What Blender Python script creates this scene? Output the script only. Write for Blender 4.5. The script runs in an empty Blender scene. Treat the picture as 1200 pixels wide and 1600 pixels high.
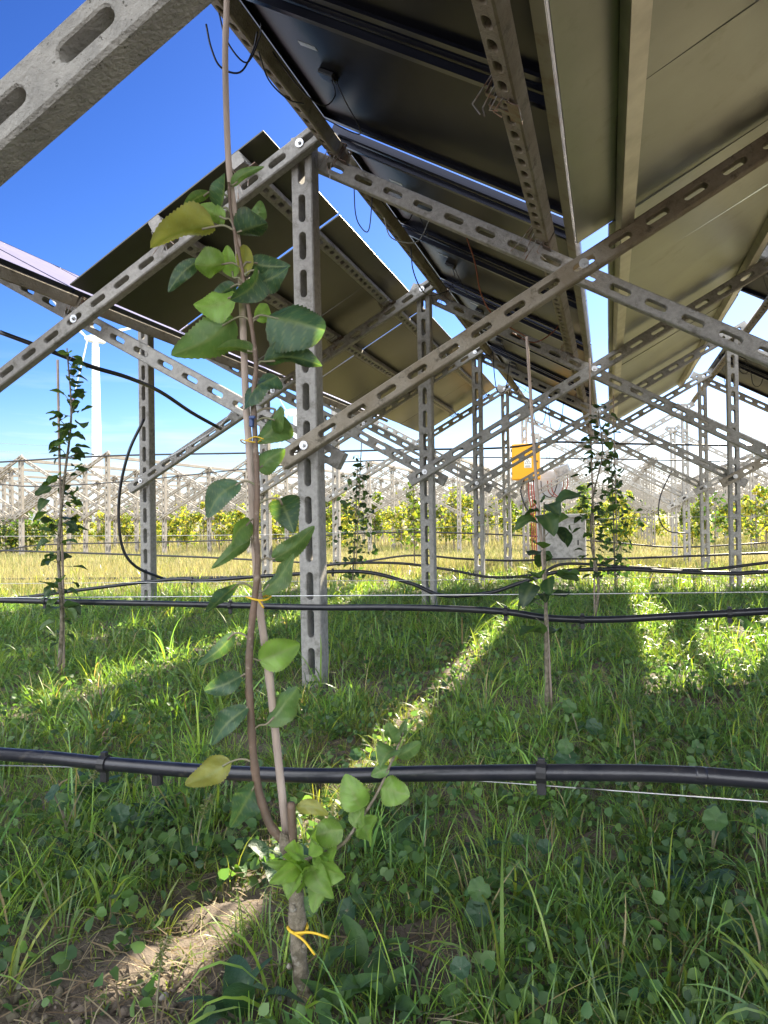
import bpy, bmesh, math, random
import numpy as np
from mathutils import Vector, Matrix
R = math.radians
rng = np.random.default_rng(7); random.seed(7)
scene = bpy.context.scene
COL = scene.collection

# ------------------------------------------------------------------ camera
CAMZ = 1.0
YAW, PITCH, ROLL, F = 0.2946, 0.0047, -0.0144, 1158.0
def basis():
    cy, sy = math.cos(YAW), math.sin(YAW)
    fw = Vector((-sy, cy, 0)); rt = Vector((cy, sy, 0)); up = Vector((0, 0, 1))
    cp, sp = math.cos(PITCH), math.sin(PITCH)
    fw, up = fw*cp+up*sp, up*cp-fw*sp
    cr, sr = math.cos(ROLL), math.sin(ROLL)
    rt, up = rt*cr+up*sr, up*cr-rt*sr
    return fw, rt, up
FW, RT, UP = basis()
CAM = Vector((0, 0, CAMZ))
cd = bpy.data.cameras.new('camera'); cam = bpy.data.objects.new('camera', cd); COL.objects.link(cam)
M = Matrix((RT, UP, -FW)).transposed().to_4x4(); M.translation = CAM
cam.matrix_world = M
cd.sensor_fit = 'VERTICAL'; cd.sensor_height = 36; cd.lens = F*36/1600
cd.clip_start = 0.05; cd.clip_end = 6000
scene.camera = cam
def at(px, py, zc):                      # a photo pixel at a depth -> a point of the place
    return CAM + FW*zc + RT*((px-600)/F*zc) + UP*((800-py)/F*zc)
def at_y(px, py, Y):                     # a photo pixel on the upright plane y = Y
    d = FW + RT*((px-600)/F) + UP*((800-py)/F)
    return CAM + d*(Y/d.y)
def on_ground(px, py):
    d = FW + RT*((px-600)/F) + UP*((800-py)/F)
    t = -1.0/d.z
    p = CAM + d*t
    for _ in range(6):
        t = (float(gz(p.x, p.y))-1.0)/d.z; p = CAM + d*t
    return p

# ------------------------------------------------------------------ light
SUN_AZ, SUN_EL = R(14.3), R(35.3)
SKYK = .45; FILL_CLOUD = 10
w = bpy.data.worlds.new('World'); scene.world = w; w.use_nodes = True
nt = w.node_tree; nt.nodes.clear()
out = nt.nodes.new('ShaderNodeOutputWorld'); bg = nt.nodes.new('ShaderNodeBackground')
sky = nt.nodes.new('ShaderNodeTexSky'); sky.sky_type = 'NISHITA'; sky.sun_disc = False
sky.sun_elevation = SUN_EL; sky.sun_rotation = SUN_AZ
sky.air_density = 1.0; sky.dust_density = 0.35; sky.ozone_density = 4.0; sky.altitude = 0
tc = nt.nodes.new('ShaderNodeTexCoord'); mp = nt.nodes.new('ShaderNodeMapping')
mp.inputs['Scale'].default_value = (1.6, 1.6, 15)
nz = nt.nodes.new('ShaderNodeTexNoise'); nz.inputs['Scale'].default_value = 2.2; nz.inputs['Detail'].default_value = 8; nz.inputs['Roughness'].default_value = .55
rp = nt.nodes.new('ShaderNodeValToRGB'); rp.color_ramp.elements[0].position = .52; rp.color_ramp.elements[1].position = .75
sx = nt.nodes.new('ShaderNodeSeparateXYZ'); r2 = nt.nodes.new('ShaderNodeValToRGB')
e = r2.color_ramp.elements; e[0].position = .0; e[0].color = (.9, .9, .9, 1); e[1].position = .24; e[1].color = (0, 0, 0, 1)
ml = nt.nodes.new('ShaderNodeMath'); ml.operation = 'MULTIPLY'
ml2 = nt.nodes.new('ShaderNodeMath'); ml2.operation = 'MULTIPLY'; ml2.inputs[1].default_value = .75
mx = nt.nodes.new('ShaderNodeMix'); mx.data_type = 'RGBA'; mx.inputs['B'].default_value = (2.6, 2.8, 3.0, 1)
L = nt.links.new
L(tc.outputs['Generated'], mp.inputs[0]); L(mp.outputs[0], nz.inputs[0]); L(nz.outputs[0], rp.inputs[0])
L(tc.outputs['Generated'], sx.inputs[0]); L(sx.outputs['Z'], r2.inputs[0])
L(rp.outputs[0], ml.inputs[0]); L(r2.outputs[0], ml.inputs[1]); L(ml.outputs[0], ml2.inputs[0]); L(ml2.outputs[0], mx.inputs['Factor'])
# a crisp autumn sky: more contrast between the sun's side and the deep blue side
v1 = nt.nodes.new('ShaderNodeVectorMath'); v1.operation = 'SCALE'; v1.inputs['Scale'].default_value = .125
hs = nt.nodes.new('ShaderNodeHueSaturation'); hs.inputs['Saturation'].default_value = 1.12
gm = nt.nodes.new('ShaderNodeGamma'); gm.inputs[1].default_value = 1.62
v2 = nt.nodes.new('ShaderNodeVectorMath'); v2.operation = 'SCALE'; v2.inputs['Scale'].default_value = 8*SKYK
L(sky.outputs[0], v1.inputs[0]); L(v1.outputs[0], hs.inputs['Color']); L(hs.outputs[0], gm.inputs[0]); L(gm.outputs[0], v2.inputs[0])
gt = nt.nodes.new('ShaderNodeMix'); gt.data_type = 'RGBA'; gt.blend_type = 'MULTIPLY'; gt.inputs['Factor'].default_value = 1; gt.inputs['B'].default_value = (1, .86, .95, 1)
r3 = nt.nodes.new('ShaderNodeValToRGB'); e = r3.color_ramp.elements; e[0].position = .0; e[0].color = (.6, .6, .6, 1); e[1].position = .14; e[1].color = (0, 0, 0, 1)
hz_ = nt.nodes.new('ShaderNodeMix'); hz_.data_type = 'RGBA'; hz_.inputs['B'].default_value = (1.0, 1.45, 2.05, 1)
L(sx.outputs['Z'], r3.inputs[0]); L(r3.outputs[0], hz_.inputs['Factor'])
L(v2.outputs[0], gt.inputs['A']); L(gt.outputs['Result'], hz_.inputs['A']); 
# broken bright cloud added unseen behind the camera, as fill for the shaded ground
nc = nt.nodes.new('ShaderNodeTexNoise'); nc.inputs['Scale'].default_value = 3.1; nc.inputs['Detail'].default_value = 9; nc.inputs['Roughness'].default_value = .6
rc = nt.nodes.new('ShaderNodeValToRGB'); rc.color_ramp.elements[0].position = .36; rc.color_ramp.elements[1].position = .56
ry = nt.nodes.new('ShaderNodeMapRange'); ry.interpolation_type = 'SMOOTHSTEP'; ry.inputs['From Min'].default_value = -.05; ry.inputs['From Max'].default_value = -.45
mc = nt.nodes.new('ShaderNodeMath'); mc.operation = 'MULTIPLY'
cm = nt.nodes.new('ShaderNodeMix'); cm.data_type = 'RGBA'; cm.inputs['B'].default_value = (FILL_CLOUD*.97, FILL_CLOUD, FILL_CLOUD*1.04, 1)
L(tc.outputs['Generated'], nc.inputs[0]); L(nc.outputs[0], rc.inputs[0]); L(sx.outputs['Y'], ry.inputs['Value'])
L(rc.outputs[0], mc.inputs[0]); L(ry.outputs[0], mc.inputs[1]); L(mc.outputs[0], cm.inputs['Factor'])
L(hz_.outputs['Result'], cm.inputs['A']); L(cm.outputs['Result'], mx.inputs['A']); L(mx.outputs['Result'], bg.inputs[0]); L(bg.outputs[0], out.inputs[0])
bg.inputs[1].default_value = 0.125
sd = bpy.data.lights.new('sun', 'SUN'); sun = bpy.data.objects.new('sun', sd); COL.objects.link(sun)
sd.energy = 5.0; sd.angle = R(.53); sd.color = (1, .89, .70)
sdir = Vector((math.sin(SUN_AZ)*math.cos(SUN_EL), math.cos(SUN_AZ)*math.cos(SUN_EL), math.sin(SUN_EL)))
sun.rotation_euler = sdir.to_track_quat('Z', 'Y').to_euler(); sun.location = (6, 20, 30)
scene.view_settings.view_transform = 'Standard'; scene.view_settings.look = 'None'
scene.view_settings.exposure = 2.2; scene.view_settings.gamma = 1
scene.cycles.max_bounces = 8; scene.cycles.transparent_max_bounces = 8
scene.cycles.use_denoising = True

# ------------------------------------------------------------------ materials
def mat(name, base, rough=.7, metal=0.0, c2=None, scale=8, detail=6, lo=.35, hi=.65, bump=0, bscale=None,
        transl=0, tcol=None, attr=None, spec=None, coords='Object', c3=None, s3=3, lo3=.5, hi3=.75, rand=0, stretch=None):
    m = bpy.data.materials.new(name); m.use_nodes = True
    n = m.node_tree.nodes; l = m.node_tree.links.new
    b = n['Principled BSDF']; b.inputs['Roughness'].default_value = rough; b.inputs['Metallic'].default_value = metal
    if spec is not None: b.inputs['Specular IOR Level'].default_value = spec
    t = n.new('ShaderNodeTexCoord'); src = t.outputs[coords]
    if rand:
        oi = n.new('ShaderNodeObjectInfo'); va = n.new('ShaderNodeVectorMath'); va.operation = 'ADD'
        vs = n.new('ShaderNodeVectorMath'); vs.operation = 'SCALE'; vs.inputs['Scale'].default_value = 37
        cb = n.new('ShaderNodeCombineXYZ'); l(oi.outputs['Random'], cb.inputs[0]); l(oi.outputs['Random'], cb.inputs[1])
        l(cb.outputs[0], vs.inputs[0]); l(src, va.inputs[0]); l(vs.outputs[0], va.inputs[1]); src = va.outputs[0]
    if stretch:
        mm = n.new('ShaderNodeMapping'); mm.inputs['Scale'].default_value = stretch; l(src, mm.inputs[0]); src = mm.outputs[0]
    def noise(sc, det=detail, ro=.6):
        x = n.new('ShaderNodeTexNoise'); x.inputs['Scale'].default_value = sc; x.inputs['Detail'].default_value = det
        x.inputs['Roughness'].default_value = ro; l(src, x.inputs['Vector']); return x
    def ramp(x, a, b_):
        r = n.new('ShaderNodeMapRange'); r.inputs['From Min'].default_value = a; r.inputs['From Max'].default_value = b_
        l(x.outputs[0], r.inputs['Value']); return r
    def mixc(fac, A, B, mode='MIX'):
        q = n.new('ShaderNodeMix'); q.data_type = 'RGBA'; q.blend_type = mode
        if hasattr(fac, 'links'): l(fac, q.inputs['Factor'])
        else: q.inputs['Factor'].default_value = fac
        for k, v in (('A', A), ('B', B)):
            if hasattr(v, 'links'): l(v, q.inputs[k])
            else: q.inputs[k].default_value = (*v, 1) if len(v) == 3 else v
        return q.outputs['Result']
    col = None
    if attr:
        a = n.new('ShaderNodeAttribute'); a.attribute_name = attr; col = a.outputs['Color']
    if c2 is not None:
        f = ramp(noise(scale), lo, hi).outputs[0]
        col = mixc(f, base if col is None else col, c2)
    if c3 is not None:
        f = ramp(noise(s3, 8, .7), lo3, hi3).outputs[0]
        col = mixc(f, base if col is None else col, c3)
    if col is None: b.inputs['Base Color'].default_value = (*base, 1)
    else: l(col, b.inputs['Base Color'])
    if bump:
        bp = n.new('ShaderNodeBump'); bp.inputs['Strength'].default_value = bump; bp.inputs['Distance'].default_value = .01
        l(noise(bscale or scale*2, 5).outputs[0], bp.inputs['Height']); l(bp.outputs[0], b.inputs['Normal'])
    if transl:
        tr = n.new('ShaderNodeBsdfTranslucent'); ms = n.new('ShaderNodeMixShader'); ms.inputs[0].default_value = transl
        if col is not None:
            l(mixc(1.0, col, tcol or (1.6, 1.7, .7), 'MULTIPLY'), tr.inputs[0])
        else: tr.inputs[0].default_value = (*[base[i]*(tcol or (1.6, 1.7, .7))[i] for i in range(3)], 1)
        o = n['Material Output']; l(b.outputs[0], ms.inputs[1]); l(tr.outputs[0], ms.inputs[2]); l(ms.outputs[0], o.inputs[0])
    return m

MT = {}
MT['concrete'] = mat('concrete', (.27, .262, .245), .9, c2=(.37, .355, .33), scale=34, lo=.36, hi=.64, bump=.8, bscale=120,
                     c3=(.13, .12, .098), s3=9, lo3=.54, hi3=.70, rand=1)
MT['concrete_old'] = mat('concrete_old', (.28, .25, .20), .92, c2=(.20, .165, .115), scale=6, lo=.35, hi=.62, bump=.7, bscale=90,
                     c3=(.10, .085, .06), s3=16, lo3=.55, hi3=.68, rand=1)
MT['concrete_pale'] = mat('concrete_pale', (.30, .275, .24), .9, c2=(.23, .21, .18), scale=4, rand=1)
MT['concrete_pitted'] = mat('concrete_pitted', (.27, .26, .235), .92, c2=(.36, .345, .31), scale=22, lo=.38, hi=.62, bump=.9, bscale=110,
                     c3=(.085, .08, .065), s3=75, lo3=.60, hi3=.66)
MT['steel'] = mat('steel', (.55, .56, .58), .38, 1.0, c2=(.42, .42, .42), scale=30, bump=.1)
MT['rusty_steel'] = mat('rusty_steel', (.36, .34, .31), .5, .8, c2=(.22, .10, .045), scale=18, lo=.45, hi=.62, bump=.2)
MT['dull_rail'] = mat('dull_rail', (.17, .155, .12), .55, .3, c2=(.11, .07, .04), scale=9, lo=.5, hi=.7)
MT['strap'] = mat('strap', (.20, .185, .16), .5, .7, c2=(.15, .08, .045), scale=25)
MT['black_frame'] = mat('black_frame', (.012, .014, .025), .28, .6)
MT['panel_back'] = mat('panel_back', (.005, .0055, .0085), .30, 0.0, c2=(.0085, .0085, .011), scale=2, spec=.08)
MT['cell_glass'] = mat('cell_glass', (.012, .014, .03), .08, 0, spec=.8)
MT['sky_sheen_glass'] = mat('sky_sheen_glass', (.21, .185, .235), .28, 0, spec=.5, c2=(.25, .22, .27), scale=5)  # grazing sky reflection put into the base colour as lilac
MT['sheet_metal'] = mat('sheet_metal', (.25, .26, .212), .36, .85, c2=(.195, .205, .165), scale=1.6, lo=.3, hi=.7, bump=.03, bscale=3, c3=(.13, .135, .09), s3=5, lo3=.56, hi3=.85)
MT['sheet_dark'] = mat('sheet_dark', (.078, .077, .066), .34, .85, c2=(.06, .058, .046), scale=1.6, lo=.3, hi=.7, bump=.025, bscale=3, c3=(.055, .052, .04), s3=5, lo3=.56, hi3=.85)
MT['black_rubber'] = mat('black_rubber', (.012, .012, .015), .42, c2=(.022, .022, .024), scale=30)
MT['pipe'] = mat('pipe', (.010, .011, .017), .30, c2=(.022, .022, .027), scale=14, bump=.08, bscale=60, c3=(.085, .075, .062), s3=22, lo3=.60, hi3=.78)
MT['red_cable'] = mat('red_cable', (.30, .05, .035), .6)
MT['rust_cable'] = mat('rust_cable', (.22, .07, .035), .6)
MT['wire'] = mat('wire', (.55, .55, .54), .4, .9)
MT['stake'] = mat('stake', (.40, .31, .25), .75, c2=(.28, .22, .18), scale=10, bump=.3, bscale=50, stretch=(8, 8, 1), c3=(.50, .42, .36), s3=5)
MT['bark'] = mat('bark', (.22, .185, .135), .8, c2=(.10, .085, .055), scale=45, lo=.42, hi=.62, bump=1.0, bscale=90, c3=(.30, .275, .23), s3=26, lo3=.55, hi3=.66)
MT['stem'] = mat('stem', (.15, .095, .062), .6, c2=(.10, .07, .048), scale=16, bump=.3, bscale=80, c3=(.25, .20, .15), s3=40, lo3=.55, hi3=.68)
MT['green_stem'] = mat('green_stem', (.16, .17, .09), .6, c2=(.20, .16, .11), scale=20)
MT['leaf_dark'] = mat('leaf_dark', (.045, .10, .048), .42, c2=(.03, .075, .04), scale=40, bump=.35, bscale=110, transl=.34, tcol=(1.9, 1.9, .55))
MT['leaf_mid'] = mat('leaf_mid', (.085, .17, .05), .45, c2=(.06, .125, .045), scale=35, bump=.35, bscale=110, transl=.42, tcol=(1.8, 1.8, .5))
MT['leaf_young'] = mat('leaf_young', (.14, .26, .055), .45, c2=(.11, .21, .05), scale=30, bump=.3, bscale=110, transl=.48, tcol=(1.7, 1.7, .5))
MT['leaf_yellow'] = mat('leaf_yellow', (.26, .26, .055), .5, c2=(.20, .23, .05), scale=24, bump=.3, bscale=110, transl=.45, tcol=(1.6, 1.5, .5), c3=(.20, .10, .03), s3=14, lo3=.62, hi3=.75)
MT['foliage'] = mat('foliage', (.05, .10, .03), .5, attr='Col', transl=.5, tcol=(1.6, 1.7, .6))
MT['grass'] = mat('grass', (.06, .12, .03), .36, attr='Col', transl=.42, tcol=(2.0, 1.85, .55), spec=.55)
MT['dry'] = mat('dry', (.3, .24, .1), .8, attr='Col', transl=.35, tcol=(1.3, 1.2, .7), spec=.2)
MT['soil'] = mat('soil', (.12, .095, .075), .95, c2=(.19, .155, .125), scale=5, bump=.9, bscale=60, c3=(.05, .06, .022), s3=1.3, lo3=.45, hi3=.6)
MT['stone'] = mat('stone', (.32, .30, .27), .9, c2=(.22, .2, .18), scale=15, bump=.4)
MT['yellow_tie'] = mat('yellow_tie', (.62, .40, .02), .5)
MT['orange_paint'] = mat('orange_paint', (.85, .40, .014), .42, c2=(.80, .37, .014), scale=3)
MT['white_plastic'] = mat('white_plastic', (.62, .63, .65), .5, c2=(.55, .56, .58), scale=6)
MT['grey_plastic'] = mat('grey_plastic', (.42, .48, .56), .5, c2=(.37, .43, .51), scale=6)
MT['sign_white'] = mat('sign_white', (.78, .78, .76), .5)
MT['sign_black'] = mat('sign_black', (.02, .02, .02), .5)
MT['sign_orange'] = mat('sign_orange', (.7, .2, .02), .5)
MT['grey_cabinet'] = mat('grey_cabinet', (.34, .34, .335), .85, c2=(.20, .20, .195), scale=9, lo=.42, hi=.62, bump=.4, bscale=50)
MT['white_paint'] = mat('white_paint', (.80, .80, .80), .45)
MT['pylon_steel'] = mat('pylon_steel', (.38, .40, .43), .6, .3)
MT['blue_clip'] = mat('blue_clip', (.03, .06, .16), .5)

LEAFC = {'leaf_dark': (.055, .115, .062), 'leaf_mid': (.10, .18, .055), 'leaf_young': (.17, .29, .055), 'leaf_yellow': (.27, .27, .06)}
MT['tree_leaf'] = mat('tree_leaf', (.1, .2, .05), .40, attr='Col', transl=.42, tcol=(1.8, 1.8, .5), bump=.25, bscale=160, c3=(.15, .10, .04), s3=38, lo3=.68, hi3=.76)
# ------------------------------------------------------------------ mesh helpers
def smooth(me, on=True):
    me.polygons.foreach_set('use_smooth', [on]*len(me.polygons))
class MB:
    def __init__(s): s.v = []; s.f = []
    def add(s, vs, fs):
        o = len(s.v); s.v += [tuple(x) for x in vs]; s.f += [tuple(i+o for i in f) for f in fs]; return s
    def box(s, c, size, M=None, ch=0):
        x, y, z = [k/2 for k in size]; c = Vector(c)
        if ch:
            vs = []
            for (a, b_, d) in ((x-ch, y-ch, z), (x, y-ch, z-ch), (x-ch, y, z-ch)):
                pass
            bm = bmesh.new(); bmesh.ops.create_cube(bm, size=1)
            for q in bm.verts: q.co = Vector((q.co.x*2*x, q.co.y*2*y, q.co.z*2*z))
            bmesh.ops.bevel(bm, geom=bm.edges[:], offset=ch, segments=2, affect='EDGES', profile=.6)
            bm.verts.index_update()
            vs = [q.co.copy() for q in bm.verts]; fs = [[q.index for q in f.verts] for f in bm.faces]; bm.free()
        else:
            vs = [Vector((i, j, k)) for i in (-x, x) for j in (-y, y) for k in (-z, z)]
            fs = [(0, 1, 3, 2), (4, 6, 7, 5), (0, 4, 5, 1), (2, 3, 7, 6), (0, 2, 6, 4), (1, 5, 7, 3)]
        vs = [(M @ q if M else q)+c for q in vs]
        return s.add(vs, fs)
    def tube(s, pts, rad, n=8, cap=True):
        pts = [Vector(p) for p in pts]
        if not hasattr(rad, '__len__'): rad = [rad]*len(pts)
        vs = []; fs = []; ref = None
        for i, p in enumerate(pts):
            t = (pts[min(i+1, len(pts)-1)]-pts[max(i-1, 0)])
            t = t.normalized() if t.length > 1e-9 else Vector((0, 0, 1))
            if ref is None: ref = t.orthogonal().normalized()
            ref = (ref - t*ref.dot(t))
            ref = ref.normalized() if ref.length > 1e-6 else t.orthogonal().normalized()
            b_ = t.cross(ref)
            for k in range(n):
                a = 2*math.pi*k/n
                vs.append(p+(ref*math.cos(a)+b_*math.sin(a))*rad[i])
        for i in range(len(pts)-1):
            for k in range(n):
                k2 = (k+1) % n
                fs.append((i*n+k, i*n+k2, (i+1)*n+k2, (i+1)*n+k))
        if cap:
            fs.append(tuple(range(n-1, -1, -1))); fs.append(tuple((len(pts)-1)*n+k for k in range(n)))
        return s.add(vs, fs)
    def mesh(s, name, m, origin=(0, 0, 0), sm=False):
        o = Vector(origin); me = bpy.data.meshes.new(name)
        me.from_pydata([tuple(Vector(q)-o) for q in s.v], [], s.f); me.materials.append(MT[m] if isinstance(m, str) else m)
        if sm: smooth(me)
        me.update(); return me
    def build(s, name, m, parent=None, origin=None, sm=False):
        if parent is not None: origin = parent.location
        elif origin is None:
            a = np.array([tuple(q) for q in s.v]); origin = ((a[:, 0].min()+a[:, 0].max())/2, (a[:, 1].min()+a[:, 1].max())/2, a[:, 2].min())
        ob = bpy.data.objects.new(name, s.mesh(name, m, origin, sm)); COL.objects.link(ob)
        if parent is not None: ob.parent = parent
        else: ob.location = origin
        return ob
def smooth_path(pts, k=6):
    P = [Vector(p) for p in pts]; P = [P[0]*2-P[1]]+P+[P[-1]*2-P[-2]]; o = []
    for i in range(1, len(P)-2):
        for j in range(k):
            t = j/k; a, b_, c, d = P[i-1:i+3]
            o.append(.5*((2*b_)+(c-a)*t+(2*a-5*b_+4*c-d)*t*t+(3*b_-a-3*c+d)*t**3))
    o.append(P[-2]); return o
def tag(o, label, cat, group=None, kind=None):
    if label: o['label'] = label
    if cat: o['category'] = cat
    if group: o['group'] = group
    o['kind'] = kind or 'thing'
    return o
def empty(name, loc):
    o = bpy.data.objects.new(name, None); COL.objects.link(o); o.location = loc; o.empty_display_size = .1; return o
def dup(o, **kw):
    c = o.copy(); COL.objects.link(c)
    for ch in list(o.children):
        d = ch.copy(); COL.objects.link(d); d.parent = c
        for g in list(ch.children):
            h = g.copy(); COL.objects.link(h); h.parent = d
    return c

def slotted_bar(Lb, w_, t_, pitch, sl, sw, start=None, ch=.007, n=6, rough=0):
    """precast bar along +X from 0 to Lb, through-slots along Y, chamfered long edges"""
    k = int((Lb-.04)//pitch); start = (Lb-k*pitch)/2 if start is None else start
    mb = MB(); h = w_/2; t = t_/2; hi = h-ch; ti = t-ch
    edges = [0]
    for i in range(k): edges.append(start+i*pitch)
    edges += [start+k*pitch, Lb]
    # slot cells
    for i in range(k):
        x0 = start+i*pitch; x1 = x0+pitch; xs = x0+(pitch-sl)/2+sw/2; xe = x1-(pitch-sl)/2-sw/2; r = sw/2
        inn = []; outr = []
        lo = [(xs, hi), (x0, hi), (x0, hi*.4), (x0, 0), (x0, -hi*.4), (x0, -hi), (xs, -hi)]
        for j in range(n+1):
            a = math.pi/2+math.pi*j/n; inn.append((xs+r*math.cos(a), r*math.sin(a))); outr.append(lo[j])
        ro = [(xe, -hi), (x1, -hi), (x1, -hi*.4), (x1, 0), (x1, hi*.4), (x1, hi), (xe, hi)]
        for j in range(n+1):
            a = -math.pi/2+math.pi*j/n; inn.append((xe+r*math.cos(a), r*math.sin(a))); outr.append(ro[j])
        N = len(inn); vs = []; fs = []
        r2 = .004                        # a worn lip at the slot's mouth
        def grow(q):
            cx = xs if q[0] < (xs+xe)/2 else xe
            d = math.hypot(q[0]-cx, q[1]) or 1
            return (cx+(q[0]-cx)*(1+r2/d), q[1]*(1+r2/d))
        for sgn in (-1, 1):
            for q in outr: vs.append((q[0], sgn*t, q[1]))
            for q in inn: g = grow(q); vs.append((g[0], sgn*t, g[1]))
            for q in inn: vs.append((q[0], sgn*(t-r2), q[1]))
        for j in range(N):
            j2 = (j+1) % N
            fs.append((j, j2, N+j2, N+j)); fs.append((N+j, N+j2, 2*N+j2, 2*N+j))
            o = 3*N
            fs.append((o+j2, o+j, o+N+j, o+N+j2)); fs.append((o+N+j2, o+N+j, o+2*N+j, o+2*N+j2))
            fs.append((2*N+j2, o+2*N+j2, o+2*N+j, 2*N+j))
        mb.add(vs, fs)
    # solid ends
    for (x0, x1) in ((0, start), (start+k*pitch, Lb)):
        if x1-x0 > 1e-4:
            for sgn in (-1, 1):
                vs = [(x0, sgn*t, -hi), (x1, sgn*t, -hi), (x1, sgn*t, hi), (x0, sgn*t, hi)]
                mb.add(vs, [(0, 1, 2, 3) if sgn < 0 else (3, 2, 1, 0)])
    # long sides with chamfers
    for sgn in (-1, 1):
        vs = [(0, -t, sgn*hi), (Lb, -t, sgn*hi), (0, -ti, sgn*h), (Lb, -ti, sgn*h), (0, ti, sgn*h), (Lb, ti, sgn*h), (0, t, sgn*hi), (Lb, t, sgn*hi)]
        fs = [(0, 1, 3, 2), (2, 3, 5, 4), (4, 5, 7, 6)]
        if sgn < 0: fs = [f[::-1] for f in fs]
        mb.add(vs, fs)
    for x, s in ((0, 1), (Lb, -1)):
        vs = [(x, -t, -hi), (x, -ti, -h), (x, ti, -h), (x, t, -hi), (x, t, hi), (x, ti, h), (x, -ti, h), (x, -t, hi)]
        mb.add(vs, [tuple(range(8)) if s < 0 else tuple(range(7, -1, -1))])
    bm = bmesh.new(); me = bpy.data.meshes.new('t'); me.from_pydata(mb.v, [], mb.f); bm.from_mesh(me)
    bmesh.ops.recalc_face_normals(bm, faces=bm.faces)
    bm.verts.index_update(); mb.v = [tuple(q.co) for q in bm.verts]; mb.f = [tuple(q.index for q in f.verts) for f in bm.faces]
    bm.free(); bpy.data.meshes.remove(me)
    return mb

# ------------------------------------------------------------------ ground
def sstep(a, b_, x):
    t = np.clip((x-a)/(b_-a), 0, 1); return t*t*(3-2*t)
def wob(x, y, s, seed=0):
    r = np.random.default_rng(seed+100); o = 0
    for k in range(7):
        a = r.uniform(0, 6.28); f = s*(.6+1.9*r.random()); p = r.uniform(0, 6.28)
        o = o+np.sin((x*np.cos(a)+y*np.sin(a))*f+p)
    return o/7
def gz(x, y):
    x = np.asarray(x, float); y = np.asarray(y, float)
    near = 1-sstep(12, 25, np.hypot(x, y))
    z = .045*wob(x, y, 1.6, 1)*near + .014*wob(x, y, 9, 2)*near
    # slight bank along the tree lines
    z = z + .05*np.exp(-((y-1.15)/.30)**2)*near - .02*np.exp(-((y-2.5)/.6)**2)*near
    return z - .38*sstep(11, 24, y)
def grid_ground():
    def axis(a, b_, near0, near1, fine):
        xs = list(np.arange(near0, near1+1e-6, fine)); s = fine; x = near1
        while x < b_: s *= 1.22; x += s; xs.append(x)
        s = fine; x = near0
        while x > a: s *= 1.22; x -= s; xs.insert(0, x)
        return np.array(xs)
    X = axis(-2500, 2500, -5, 4, .06); Y = axis(-400, 3500, .3, 8, .06)
    gx, gy = np.meshgrid(X, Y); z = gz(gx, gy)
    z = z + .012*rng.standard_normal(z.shape)*(np.hypot(gx, gy) < 9)
    v = np.stack([gx, gy, z], -1).reshape(-1, 3)
    nx = len(X); idx = np.arange(v.shape[0]).reshape(len(Y), nx)
    f = np.stack([idx[:-1, :-1], idx[:-1, 1:], idx[1:, 1:], idx[1:, :-1]], -1).reshape(-1, 4)
    return v, f
def np_mesh(name, v, f, m, cols=None, sm=True):
    me = bpy.data.meshes.new(name); nv, nf, k = len(v), len(f), f.shape[1]
    me.vertices.add(nv); me.vertices.foreach_set('co', np.ascontiguousarray(v, np.float32).ravel())
    me.loops.add(nf*k); me.loops.foreach_set('vertex_index', np.ascontiguousarray(f, np.int32).ravel())
    me.polygons.add(nf); me.polygons.foreach_set('loop_start', np.arange(0, nf*k, k, dtype=np.int32))
    me.update(calc_edges=True); me.validate()
    if cols is not None:
        a = me.attributes.new('Col', 'FLOAT_COLOR', 'POINT')
        c = np.ones((nv, 4), np.float32); c[:, :3] = cols; a.data.foreach_set('color', c.ravel())
    me.materials.append(MT[m])
    if sm: smooth(me)
    return me
def np_obj(name, *a, parent=None, **k):
    o = bpy.data.objects.new(name, np_mesh(name, *a, **k)); COL.objects.link(o)
    if parent: o.parent = parent
    return o
gv, gf = grid_ground()
# soil near, field colour farther off: the field beyond the panels is straw coloured
def dryness(x, y):
    b_ = np.clip(11.2+.85*(x+3.2), 6.3, 12.6)
    return sstep(-2.2, 2.4, y-b_+.7*wob(x, y, 1.1, 5))
dr = dryness(gv[:, 0], gv[:, 1])
gcol = np.outer(1-dr, (.125, .10, .078))+np.outer(dr, (.21, .175, .075))
fr = sstep(60, 140, np.hypot(gv[:, 0], gv[:, 1])); gcol = gcol*(1-fr)[:, None]+np.outer(fr, (.13, .13, .06))
MT['ground'] = mat('ground', (.08, .065, .05), .95, attr='Col', bump=1.0, bscale=55, c3=(.15, .125, .10), s3=7, lo3=.55, hi3=.78)
ground = np_obj('ground', gv, gf, 'ground', gcol); tag(ground, 'uneven soil and field under the panel frames', 'ground', kind='structure')

# soil bare-ness (less grass)
def px_ell(cx, cy, rx, ry):
    c = on_ground(cx, cy); a = on_ground(cx+rx, cy); b_ = on_ground(cx, cy-ry)
    return (c.x, c.y, (a-c).length, max(.12, (b_-c).length))
BARE = [px_ell(250, 1545, 190, 70), px_ell(330, 1440, 110, 60), px_ell(180, 1620, 240, 70), px_ell(690, 1510, 120, 80), px_ell(690, 1640, 110, 60), px_ell(545, 1082, 90, 16), px_ell(1110, 1105, 90, 14),
        px_ell(860, 1098, 60, 12), px_ell(110, 1470, 100, 40), px_ell(420, 1075, 60, 10), px_ell(60, 1590, 120, 60), px_ell(820, 1040, 60, 8), px_ell(1170, 985, 40, 12)]
def bare(x, y):
    m = np.zeros_like(x)
    for cx, cy, rx, ry in BARE:
        d = np.hypot((x-cx)/rx, (y-cy)/ry)+.35*wob(x, y, 9, 11)+.25*wob(x, y, 25, 12)
        m = np.maximum(m, 1-sstep(.55, 1.15, d))
    return m

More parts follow.
